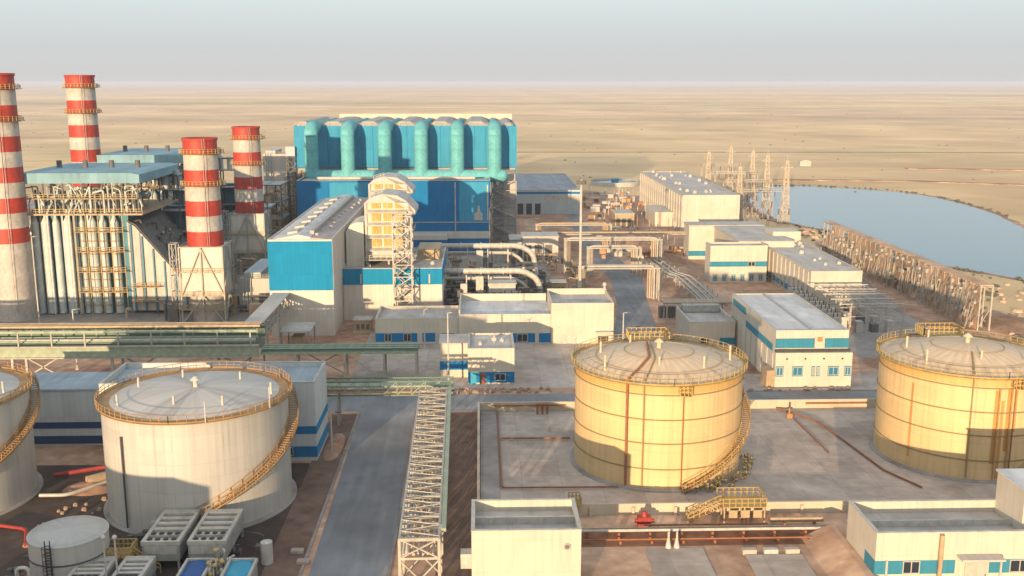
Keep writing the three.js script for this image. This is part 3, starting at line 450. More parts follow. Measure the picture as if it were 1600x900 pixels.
{ // small tank bottom left
  const x = -50.8, z = -118.8, r = 4.6, h = 6.0, t = thing('small_tank', [x, 0, z], 'small plain white tank with dark ladder cage in the bottom left corner', 'storage tank');
  part(t, 'shell', lathe([[r, 0.1], [r, h]], x, z, 64), M.tankwhite); part(t, 'roof', lathe([[r + 0.08, h - 0.1], [r + 0.08, h], [0.01, h + 0.45]], x, z, 64), M.tankwhite); part(t, 'lower_ring', torus(x, 3.6, z, r + 0.06, 0.1, 64), M.trim);
  const lx = x - 0.6, lz = z + r + 0.1; part(t, 'ladder', [bar([lx - 0.3, 0, lz], [lx - 0.3, h + 0.9, lz], 0.1), bar([lx + 0.3, 0, lz], [lx + 0.3, h + 0.9, lz], 0.1), ...Array.from({ length: 16 }, (_, i) => bar([lx - 0.3, 0.3 + i * 0.4, lz], [lx + 0.3, 0.3 + i * 0.4, lz], 0.06))], M.trim);
  part(t, 'ladder_cage', [0, 1, 2, 3, 4].map(i => torus(lx, 2.6 + i * 0.9, lz + 0.35, 0.5, 0.05, 16)).concat([-0.45, 0, 0.45].map(d => bar([lx + d, 2.6, lz + 0.35 + (d ? 0.2 : 0.5)], [lx + d, 6.4, lz + 0.35 + (d ? 0.2 : 0.5)], 0.06))), M.trim);
}
// ---------- bund walls, crossover, pipes ----------
{
  const t = thing('bund_wall', [58, 0, -158.8], 'low concrete wall boxing in the floor around the yellow tanks', 'wall');
  part(t, 'back_wall', bx(-0.8, 118, 0, 1.7, -182.4, -182), M.concwall); part(t, 'front_wall', bx(-0.8, 118, 0, 1.7, -135.3, -134.9), M.concwall); part(t, 'left_wall', bx(-0.8, -0.4, 0, 1.7, -181.96, -135.34), M.concwall);
  for (let x = 3; x < 116; x += 6) part(t, 'buttress', bx(x, x + 0.4, 0, 1.3, -134.9, -134.5), M.concwall);
}
{
  const t = thing('crossover_stair', [34, 0, -133.6], 'yellow railed stair and platform crossing over the low bund wall', 'stairs');
  part(t, 'platform', bx(33.2, 39.2, 2.3, 2.45, -135.6, -131.6), M.yellow); part(t, 'guard_rail', [...rails([[33.2, 2.45, -131.6], [39.2, 2.45, -131.6], [39.2, 2.45, -135.6], [33.2, 2.45, -135.6]], 1.2, 0.9, 0.07), ...rails([[33.2, 2.45, -131.8], [28.4, 0.2, -131.8]], 1.1, 0.9, 0.07), ...rails([[33.2, 2.45, -133.2], [28.4, 0.2, -133.2]], 1.1, 0.9, 0.07)], M.yellow);
  for (let i = 0; i < 11; i++) part(t, 'step', bx(28.7 + i * 0.42, 29.05 + i * 0.42, 0.3 + i * 0.19, 0.38 + i * 0.19, -133.1, -131.9), M.orange);
  each(t, 'support', [33.4, 36.2, 39].flatMap(x => [bar([x, 0, -131.7], [x, 2.3, -131.7], 0.2), bar([x, 0, -133.4], [x, 2.3, -133.4], 0.2)]), M.pipetan);
  for (let i = 0; i < 3; i++) part(t, 'louvre_panel', bx(34 + i * 1.7, 35.2 + i * 1.7, 0.9, 2.0, -131.62, -131.5), M.pipetan);
}
{
  const pr = (y, z, r, m, label, x0 = 12, x1 = 47) => { const t = thing('ground_pipe', [x0, 0, z], label, 'pipe'); part(t, 'pipe', pipe([[x0, y, z], [x1, y, z]], r, 10), m); const g = []; for (let x = x0 + 2; x < x1; x += 4.2) g.push(bx(x - 0.15, x + 0.15, 0, y - r, z - 0.35, z + 0.35)); each(t, 'pipe_support', g, M.rust); };
  pr(1.1, -127.5, 0.20, M.pipewhite, 'long white pipe on rusty stands, nearest of the pipes before the bund'); pr(0.9, -128.7, 0.14, M.pipetan, 'thin tan pipe behind the long white pipe before the bund'); pr(0.8, -131.0, 0.34, M.pipetan, 'thick tan pipe close against the front of the bund wall', 39.6, 47); pr(0.55, -125.9, 0.12, M.rust, 'rusty red pipe in front of the long white pipe');
  pr(0.7, -130, 0.13, M.rust, 'rusty pipe with valves between the white pipe and the bund', 22, 39);
  solo('valve_station', [bx(21.3, 23.1, 0, 1.5, -131.8, -130.6), cylY(22.2, -131.2, 0.5, 0.35, 1.5, 2.2, 10), cylAB([20.9, 0.9, -131], [23.6, 0.9, -131], 0.3, 8)], M.red, 'bright red valve station at the foot of the bund wall', 'valve');
  for (const [x, w] of [[24.3, 'left'], [25.4, 'right']]) solo('pipe_pedestal', [cylY(x, -124.2, 0.42, 0.16, 0.17, 1.5, 10), bx(x - 0.12, x + 0.12, 1.5, 2.4, -124.3, -124.1)], M.coping, `white tapered pedestal with red stub, ${w} one of the pair on the slab edge`, 'pedestal', 'white tapered pedestals');
  for (let i = 0; i < 3; i++) solo('concrete_block', bx(33.6 + i * 2.8, 35.4 + i * 2.8, 0, 0.7, -122.8, -122.0), i === 1 ? M.coping : M.conc, ['grey kerb block at the left end of the row on the slab edge', 'whitest kerb block in the middle of the row on the slab edge', 'grey kerb block at the right end of the row on the slab edge'][i], 'block', 'kerb blocks');
  const br = (pts, r, label) => solo('bund_pipe', pipe(pts, r, 8, 0.8), M.rust, label, 'pipe');
  br([[2.9, 0.4, -166.2], [15.0, 0.4, -166.0]], 0.16, 'red pipe across the bund floor left of the first yellow tank'); br([[1.5, 0.3, -181], [2.9, 0.4, -181], [2.9, 0.4, -144.5], [20.4, 0.4, -144.3]], 0.14, 'red pipe looping round the left corner of the bund floor');
  br([[55, 0.3, -181.6], [60.2, 0.3, -174], [63, 0.3, -150], [66, 0.3, -143]], 0.16, 'red pipe angling across the bund floor towards the second yellow tank'); br([[56.5, 0.25, -176], [57, 0.25, -158]], 0.12, 'short dark red pipe lying on the open bund floor');
  br([[60.5, 1.1, -181.6], [72, 1.1, -181.6]], 0.16, 'red pipe fixed along the back bund wall'); br([[2, 1.2, -181.7], [15.5, 1.2, -181.7]], 0.14, 'red pipe along the back bund wall left of the first yellow tank');
  for (let i = 0; i < 3; i++) solo('vent_post', [cylY(10.2 + i * 0.9, -180, 0.2, 0.2, 0.05, 1.9, 8), cylY(10.2 + i * 0.9, -180, 0.32, 0.32, 1.9, 2.1, 8)], M.rust, ['left', 'middle', 'right'][i] + ' one of three red posts by the back bund wall', 'post', 'red vent posts');
  solo('bund_hydrant', [bx(55.4, 56.4, 0.05, 0.9, -176.8, -176.2), cylY(55.9, -176.5, 0.2, 0.2, 0.9, 1.9, 8)], M.orange, 'orange hydrant standing on the open bund floor near the back wall', 'hydrant');
  solo('yellow_step', [bx(12.2, 13.8, 1.75, 1.9, -136.2, -134.2), ...rails([[12.2, 1.9, -134.2], [13.8, 1.9, -134.2], [13.8, 1.9, -136.2], [12.2, 1.9, -136.2]], 1.1, 0.6, 0.08), bar([12.4, 0, -134.4], [12.4, 1.75, -134.4], 0.15), bar([13.6, 0, -134.4], [13.6, 1.75, -134.4], 0.15)], M.yellow, 'small yellow railed step over the bund wall behind the plain building', 'stairs');
}
// bunded ground around the white tanks
for (const [p, r, m, l] of [[[[-66, 0.6, -151], [-59, 0.9, -153.5], [-55, 0.9, -154]], 0.35, M.red, 'red pipe on the dirt between the two white tanks'], [[[-65, 0.5, -143.4], [-61, 0.5, -143.4], [-56.5, 0.8, -148]], 0.28, M.pipewhite, 'white pipe bending across the dirt between the two white tanks'], [[[-67, 0.4, -133.5], [-62, 0.4, -132], [-60, 0.4, -127]], 0.25, M.red, 'dark red pipe near the foot of the left white tank']]) solo('yard_pipe', pipe(p, r, 8, 1.2), m, l, 'pipe');
solo('pale_drum', [cylAB([-59.6, 0.9, -147.6], [-57.4, 0.9, -149.4], 0.85, 14)], M.pipetan, 'tan drum lying on the dirt beside the large white tank', 'drum');
solo('white_cylinder', [cylY(-27.4, -121.7, 0.75, 0.75, 0.05, 2.9, 20), cylY(-27.4, -121.7, 0.75, 0.3, 2.9, 3.1, 20)], M.coping, 'small upright white cylinder on the dirt beside the grey road', 'cylinder');
for (const [x, z, w] of [[-22.6, -121.5, 'lower'], [-23.9, -124.5, 'upper']]) solo('concrete_block', [bx(x - 1, x + 0.6, 0, 0.45, z - 0.5, z + 0.5)], M.conc, `flat pale block at the road edge, ${w} of two`, 'block', 'blocks by the road');
{ const g = []; for (let i = 0; i < 46; i++) { const x = R(-58, -29), z = R(-129.5, -122.5), h = R(0.3, 1.5); if (Math.hypot(x + 41.1, z + 142.8) > 14.2) g.push(rnd() < 0.5 ? bx(x, x + R(0.3, 1.2), 0, h, z, z + R(0.3, 1)) : pipe([[x, 0.05, z], [x, h, z], [x + R(-3, 3), h, z + R(-1, 1)]], R(0.07, 0.16), 6, 0.3)); } struct('yard_clutter', g, M.dsteel, 'stuff'); }
// fin fan coolers
function cooler(x0, z0, z1, label, group, w = 4.6, h = 4) {
  const x1 = x0 + w, t = thing('cooler', [(x0 + x1) / 2, 0, (z0 + z1) / 2], label, 'cooler', group);
  part(t, 'body', bx(x0, x1, 1.4, h - 0.5, z1, z0), M.steel); for (const x of [x0 + 0.2, x1 - 0.2]) for (const z of [z0 - 0.2, (z0 + z1) / 2, z1 + 0.2]) part(t, 'leg', bx(x - 0.14, x + 0.14, 0, 1.4, z - 0.14, z + 0.14), M.steel);
  part(t, 'top_rim', [bx(x0 - 0.1, x0 + 0.35, h - 0.5, h, z1, z0), bx(x1 - 0.35, x1 + 0.1, h - 0.5, h, z1, z0), bx(x0 + 0.36, x1 - 0.36, h - 0.5, h, z0 - 0.3, z0 + 0.05), bx(x0 + 0.36, x1 - 0.36, h - 0.5, h, z1, z1 + 1.2)], M.coping);
  part(t, 'slat_gap_shade', bx(x0 + 0.36, x1 - 0.36, h - 0.5, h - 0.42, z1, z0 - 0.31), M.dark); const L = z0 - z1 - 1.6; for (let i = 0; i < 5; i++) { const za = z0 - 0.35 - L * i / 5; part(t, 'top_slat', bx(x0 + 0.36, x1 - 0.36, h - 0.41, h - 0.06, za - L / 5 * 0.5, za), M.coping); }  // near-black slab paints shade into the gaps between the slats
  for (let r = 0; r < 2; r++) for (let i = 0; i < 4; i++) part(t, 'fan_port', [cylY(x0 + 0.8 + i * (w - 1.6) / 3, z0 - 0.75 - r * L / 5, 0.34, 0.34, h - 0.1, h + 0.02, 14)], M.dark);
  part(t, 'front_panel', bx(x0 + 0.3, x1 - 0.3, 2.3, h - 0.6, z0, z0 + 0.06), M.coping);
}
cooler(-42.4, -119.8, -129.6, 'white slatted cooler with dark ports before the large white tank, left one', 'slatted coolers'); cooler(-36.7, -119.8, -129.6, 'white slatted cooler with dark ports before the large white tank, right one', 'slatted coolers');
cooler(-48.6, -110.5, -117.4, 'pale cooler behind yellow rails beside the small tank at the bottom edge', 'bottom edge coolers', 4, 3.3); cooler(-43.4, -110.5, -117.4, 'pale cooler at the bottom edge, between yellow rails and blue skip', 'bottom edge coolers', 3.4, 3.3);
function skip(x0, x1, z0, z1, h, m, label) { const t = thing('covered_skip', [(x0 + x1) / 2, 0, (z0 + z1) / 2], label, 'skip'); part(t, 'body', [bx(x0, x1, 0.2, h - 0.4, z1, z0)], M.steel); part(t, 'rim', [bx(x0 - 0.15, x0 + 0.15, h - 0.4, h, z1, z0), bx(x1 - 0.15, x1 + 0.15, h - 0.4, h, z1, z0), bx(x0 + 0.16, x1 - 0.16, h - 0.4, h, z1 - 0.1, z1 + 0.25)], M.coping); part(t, 'cover', [profXY([[x0 + 0.16, h - 0.35], [(x0 + x1) / 2, h - 0.1], [x1 - 0.16, h - 0.35], [x1 - 0.16, h - 0.45], [x0 + 0.16, h - 0.45]], z1 + 0.26, z0)], m); }
skip(-36.0, -33.0, -110, -117.2, 3, M.bluecover, 'deep blue covered container at the bottom edge'); skip(-30.8, -27.6, -110, -117, 3, M.cyan, 'cyan topped container at the bottom edge next to the road');
{ const t = thing('yellow_walkway', [-44.5, 0, -119.2], 'yellow railed steps between the small white tank and the coolers', 'stairs'); part(t, 'platform', bx(-46.6, -43.2, 2.6, 2.75, -120.6, -118), M.orange); part(t, 'guard_rail', [...rails([[-46.6, 2.75, -118], [-43.2, 2.75, -118], [-43.2, 2.75, -120.6], [-46.6, 2.75, -120.6], [-46.6, 2.75, -118]], 1.3, 0.6, 0.07), ...rails([[-43.2, 2.6, -119], [-40, 0.2, -119]], 1.1, 0.7, 0.07)], M.yellow); each(t, 'support', [[-46.4, -118.2], [-43.4, -118.2], [-46.4, -120.4], [-43.4, -120.4]].map(p => bar([p[0], 0, p[1]], [p[0], 2.6, p[1]], 0.16)), M.orange); }
{ const t = thing('valve_rack', [-32.2, 0, -117], 'cluster of pale pipes and yellow valves between the blue and cyan containers', 'valves'); const g = []; for (let i = 0; i < 16; i++) { const x = R(-33, -31), z = R(-119, -113); g.push(pipe([[x, 0, z], [x, R(1.5, 3.8), z], [x + R(-0.8, 0.8), R(1.5, 3.6), z - R(0.3, 1.2)]], R(0.08, 0.2), 6, 0.3)); } part(t, 'pipework', g, M.pipewhite, t, 'stuff'); part(t, 'valve', Array.from({ length: 8 }, () => metre(new THREE.SphereGeometry(R(0.2, 0.36), 8, 6)).translate(R(-33, -31.2), R(2, 3.9), R(-119, -114))), M.yellow, t, 'stuff'); }
for (const [x, w] of [[-44.2, 'left'], [-42.9, 'right']]) solo('marker_post', [bar([x, 0, -112.6], [x, 7.9, -112.6], 0.16), metre(new THREE.SphereGeometry(0.28, 10, 8)).translate(x, 8.0, -112.6)], M.coping, `thin white post with round top by the small tank, ${w} one of two`, 'post', 'round topped posts');
for (const [x, w] of [[-53.8, 'right'], [-58.6, 'left']]) solo('pipe_loop', pipe([[x - 1, 0, -113.2], [x - 1, 4.0, -113.2], [x + 0.4, 4.0, -113.2], [x + 0.4, 0, -113.2]], 0.24, 10, 0.8), M.pipewhite, `white hooped pipe at the bottom left corner, ${w} of two`, 'pipe', 'white hooped pipes');
for (let i = 0; i < 3; i++) solo('pump_skid', [bx(-58 + i * 2.2, -56.5 + i * 2.2, 0, 0.5, -119, -114.5), cylAB([-57.3 + i * 2.2, 1.1, -118.5], [-57.3 + i * 2.2, 1.1, -115], 0.55, 12), bx(-57.6 + i * 2.2, -57 + i * 2.2, 0.5, 2.2, -117, -116.4)], i === 1 ? M.rust : M.dsteel, ['dark pump at the far left of the row by the hooped pipes', 'rust red pump between two dark ones by the hooped pipes', 'dark pump nearest the small white tank'][i], 'pump', 'pumps');

// ---------- pipe bridges ----------
{ // front bridge running away from the camera
  const t = thing('steel_bridge', [-8, 0, -143], 'pale lattice pipe bridge running from the bottom edge up beside the grey road', 'pipe bridge');
  t.rotation.y = 0.016; const xa = -10.2, xb = -5.6, zs = []; for (let z = -111; z >= -171; z -= 6.2) zs.push(z);
  for (const z of zs) { part(t, 'portal', [bar([xa, 0, z], [xa, 8, z], 0.34), bar([xb, 0, z], [xb, 8, z], 0.34), bar([xa, 8, z], [xb, 8, z], 0.3), bar([xa, 5.6, z], [xb, 5.6, z], 0.3), bar([xa, 5.6, z], [xb, 8, z], 0.16), bar([xb, 5.6, z], [xa, 8, z], 0.16), bar([xa, 0.4, z], [xb, 5.4, z], 0.18), bar([xb, 0.4, z], [xa, 5.4, z], 0.18)], M.lsteel); }
  each(t, 'chord', [xa, xb].flatMap(x => [5.6, 8].map(y => bar([x, y, -111], [x, y, -171], 0.28))), M.lsteel);
  const br = []; for (let i = 0; i < zs.length - 1; i++) for (const x of [xa, xb]) { br.push(bar([x, 5.6, zs[i]], [x, 8, (zs[i] + zs[i + 1]) / 2], 0.14), bar([x, 8, (zs[i] + zs[i + 1]) / 2], [x, 5.6, zs[i + 1]], 0.14)); if (i % 3 === 0) br.push(bar([x, 0, zs[i]], [x, 5.6, zs[i + 1]], 0.14), bar([x, 0, zs[i + 1]], [x, 5.6, zs[i]], 0.14)); } part(t, 'side_brace', br, M.lsteel);
  for (let z = -111; z > -171; z -= 1.55) part(t, 'cross_beam', bar([xa, 7.85, z], [xb, 7.85, z], 0.2), M.lsteel);
  const ro = []; for (let i = 0; i < 38; i++) { const z = -111.5 - i * 1.55; ro.push(bar([i % 2 ? xa : xb, 8.12, z], [i % 2 ? xb : xa, 8.12, z - 1.55], 0.11)); } part(t, 'roof_brace', ro, M.lsteel);
  for (let i = 0; i < 7; i++) part(t, 'pipe', pipe([[xa + 0.5 + i * 0.56, 6.1 + (i % 2) * 0.1, -111], [xa + 0.5 + i * 0.56, 6.1 + (i % 2) * 0.1, -173]], 0.1 + 0.05 * (i % 3), 8), [M.pipewhite, M.steel, M.pipetan][i % 3]);
  part(t, 'cable_tray', bx(xb + 0.22, xb + 0.8, 7.9, 8.35, -171, -113), M.lgreen);
}
{ const t = thing('steel_bridge', [-17, 0, -175.5], 'green topped pipe bridge crossing over the grey road beside the white hall', 'pipe bridge');
  part(t, 'deck', bx(-40, -5, 7.0, 7.3, -176.8, -174.8), M.lgreen); each(t, 'chord', [-174.6, -177].flatMap(z => [5.6, 8.1].map(y => bar([-40, y, z], [-5, y, z], 0.26))), M.green);
  for (const z of [-174.6, -177]) { const g = []; for (let x = -40; x < -5; x += 2.5) g.push(bar([x, 5.6, z], [x + 2.5, 8.1, z], 0.12), bar([x, 5.6, z], [x, 8.1, z], 0.12)); part(t, 'side_brace', g, M.lgreen); }
  for (const x of [-25.5, -10.3]) for (const z of [-174.7, -176.9]) part(t, 'leg', bar([x, 0, z], [x, 5.6, z], 0.34), M.lsteel); for (let i = 0; i < 4; i++) part(t, 'pipe', pipe([[-40, 6.0, -175.1 - i * 0.5], [-5.4, 6.0, -175.1 - i * 0.5]], 0.14, 8), i % 2 ? M.pipewhite : M.pipetan); }
{ // green two-deck rack in front of the boilers
  const t = thing('pipe_rack', [-88, 0, -205], 'green two deck pipe rack crossing the left side before the boilers', 'pipe bridge'), x0 = -140, x1 = -45;
  part(t, 'lower_girder', [bx(x0, x1, 5.7, 7.7, -202.2, -201.8), bx(x0, x1, 5.7, 7.7, -208.6, -208.2)], M.lgreen); part(t, 'lower_flange', [bx(x0, x1, 5.45, 5.66, -202.5, -201.5), bx(x0, x1, 7.74, 7.95, -202.5, -201.5)], M.lsteel); part(t, 'upper_beam', [bx(x0, x1, 10.6, 11.1, -202.3, -201.8), bx(x0, x1, 10.6, 11.1, -208.6, -208.1)], M.lgreen);
  part(t, 'back_girder', bx(x0, x1, 8.1, 10.4, -208.5, -208.25), M.green);
  for (let x = x0 + 1; x < x1; x += 6.6) part(t, 'post', [bar([x, 7.95, -201.95], [x, 10.6, -201.95], 0.28), bar([x, 7.95, -208.3], [x, 10.6, -208.3], 0.28), bar([x, 10.6, -202], [x, 10.6, -208.3], 0.24)], M.lsteel);
  for (let i = 0; i < 8; i++) part(t, 'pipe', pipe([[x0, 8.3 + (i % 3) * 0.15, -202.8 - i * 0.65], [x1 - 1, 8.3 + (i % 3) * 0.15, -202.8 - i * 0.65]], 0.13 + 0.08 * (i % 3), 8), [M.green, M.lgreen, M.pipewhite, M.green][i % 4]);
  each(t, 'top_pipe', [0, 1, 2].map(i => pipe([[x0, 11.4, -204 - i * 1.3], [x1, 11.4, -204 - i * 1.3]], 0.28, 8)), M.pipetan);
  for (let x = x0 + 6; x < x1; x += 19.8) { for (const z of [-202.2, -208.3]) part(t, 'leg', bar([x, 0, z], [x, 5.5, z], 0.5), M.coping); part(t, 'brace', [bar([x + 0.6, 5.4, -205], [x + 9, 0.3, -205], 0.28), bar([x + 9, 5.4, -205], [x + 0.6, 0.3, -205], 0.28)], M.lsteel); }
}
{ const t = thing('pipe_rack', [-31, 0, -205], 'single deck green pipe rack between the stair and the small guard block', 'pipe bridge'), x0 = -44.9, x1 = -13;
  part(t, 'girder', [bx(x0, x1, 5.6, 6.1, -203.2, -202.8), bx(x0, x1, 5.6, 6.1, -207.4, -207)], M.lgreen); part(t, 'deck', bx(x0, x1, 6.12, 6.25, -207.3, -203), M.green); for (let i = 0; i < 5; i++) part(t, 'pipe', pipe([[x0, 6.7, -203.5 - i * 0.75], [x1, 6.7, -203.5 - i * 0.75]], 0.16 + 0.07 * (i % 2), 8), i % 2 ? M.green : M.lgreen);
  for (const x of [-38, -28, -20, -13.4]) part(t, 'leg', [bar([x, 0, -203], [x, 5.6, -203], 0.4), bar([x, 0, -207.2], [x, 5.6, -207.2], 0.4), bar([x, 5.2, -203], [x, 5.2, -207.2], 0.24)], M.lsteel); part(t, 'brace', [bar([-37.5, 5.4, -207], [-28.5, 0.3, -207], 0.24), bar([-28.5, 5.4, -207], [-37.5, 0.3, -207], 0.24), bar([-27.5, 5.4, -203.2], [-20.5, 0.3, -203.2], 0.2)], M.lsteel); }
{ const t = thing('covered_stair', [-47, 0, -228], 'sloping lattice walkway rising from the green rack towards the blue hall', 'walkway'); const A = z => [[-49.4, 7.2, z], [-46, 7.2, z]];
  part(t, 'deck', bx(-49.4, -46, 7.0, 7.2, -252, -209), M.steel); const g = []; for (const x of [-49.4, -46]) { g.push(bar([x, 10.4, -209], [x, 10.4, -252], 0.26), bar([x, 8.4, -209], [x, 8.4, -252], 0.14)); for (let z = -209; z > -252; z -= 4.3) g.push(bar([x, 7.2, z], [x, 10.4, z], 0.22), bar([x, 7.2, z], [x, 10.4, z - 4.3], 0.14)); } part(t, 'side_frame', g, M.lsteel);
  part(t, 'roof', bx(-49.7, -45.7, 10.5, 10.7, -252, -209), M.ductgrey); for (const z of [-212, -230, -250]) part(t, 'leg', [bar([-49.2, 0, z], [-49.2, 7, z], 0.36), bar([-46.2, 0, z], [-46.2, 7, z], 0.36)], M.lsteel); }

// ---------- stacks ----------
function stack(x, z, h, y0, r0, r1, n, label, group, base) {
  const t = thing('chimney', [x, 0, z], label, 'chimney', group), bh = (h - y0) / n, rr = y => r0 + (r1 - r0) * (y / h);
  if (!base) part(t, 'lower_shaft', cylY(x, z, rr(0), rr(y0), 0, y0, 48), M.bandwhite);
  for (let i = 0; i < n; i++) { const a = h - (i + 1) * bh, b = h - i * bh; part(t, i % 2 ? 'white_band' : 'red_band', lathe([[rr(a) + 0.001, a], [rr(b) + 0.001, b]], x, z, 48), i % 2 ? M.bandwhite : M.bandred); }
  part(t, 'top_rim', [lathe([[rr(h) - 0.5, h - 0.6], [rr(h) - 0.5, h + 0.15], [rr(h) + 0.25, h + 0.15], [rr(h) + 0.25, h - 0.5], [rr(h), h - 0.5]], x, z, 48)], M.bandred); part(t, 'flue', lathe([[rr(h) - 0.52, h - 14], [rr(h) - 0.52, h]], x, z, 36), M.dark);
  for (const k of [0.95, 3.0]) { const y = h - bh * k, r = rr(y); const gal = part(t, 'gallery', lathe([[r, y], [r + 0.95, y], [r + 0.95, y - 0.18], [r, y - 0.18]], x, z, 48), M.orange); part(t, 'guard_rail', rails(ringPts(x, z, r + 0.9, y, 0, 360, 12), 1.1, 1.5, 0.055), M.yellow, gal); part(t, 'aircraft_lamp', [bx(x + r + 1.0, x + r + 1.6, y + 0.2, y + 0.9, z - 0.3, z + 0.3), bx(x + r + 0.9, x + r + 1.8, y - 0.05, y + 0.15, z - 0.4, z + 0.4)], M.dsteel, gal); }
  const a = 24 * Math.PI / 180, lx = x + Math.sin(a) * (rr(h / 2) + 0.25), lz = z + Math.cos(a) * (rr(h / 2) + 0.25); part(t, 'ladder', [bar([lx - 0.25, base ? y0 : 2, lz], [lx - 0.25 , h, lz], 0.09), bar([lx + 0.25, base ? y0 : 2, lz], [lx + 0.25, h, lz], 0.09)], M.steel);
  if (base) {
    const w = 5.1; part(t, 'shroud', [lathe([[r0 - 0.1, 0], [r0 - 0.1, y0]], x, z, 40)], M.bandwhite); part(t, 'base_panel', [bx(x - w, x + w, 7, y0, z - w, z + w)], M.white);
    const f = frame([x - w - 0.3, x, x + w + 0.3], [z - w - 0.3, z + w + 0.3], [3.4, 7, 13, y0 + 0.2], 0.34, false); for (const s of [-1, 1]) for (const [ya, yb] of [[0, 7], [7, y0]]) f.push(bar([x + s * (w + 0.2), ya, z + w + 0.35], [x, yb, z + w + 0.35], 0.3), bar([x + w + 0.35, ya, z + s * (w + 0.2)], [x + w + 0.35, yb, z], 0.3)); part(t, 'base_frame', f, M.lsteel);
    for (const y of [3.4, 7, 13]) part(t, 'base_rail', rails([[x - w - 2, y, z + w + 1], [x + w + 0.6, y, z + w + 1]], 1.1, 1.5, 0.06), M.yellow);
    part(t, 'side_stair', [frame([x - w - 2.6, x - w - 0.9], [z + w - 2, z + w + 0.4], [4, 8, 12, 16, y0 + 1], 0.22, true)].flat(), M.steel);
  }
  return t;
}
{ const a = stack(-70.3, -261, 46.2, 19.2, 4.75, 4.15, 7, 'nearer of the two short red and white chimneys, left of the blue hall', 'short chimneys', true); dup(a, [-3.2, 0, -66], 'farther of the two short red and white chimneys, just left of the condenser'); }
{ const a = stack(-120.0, -262.5, 62, 20, 4.75, 4.3, 11, 'tall red and white chimney cut off by the left edge', 'tall chimneys', false); dup(a, [-5.4, 0, -69], 'tall red and white chimney standing free second from the left'); }

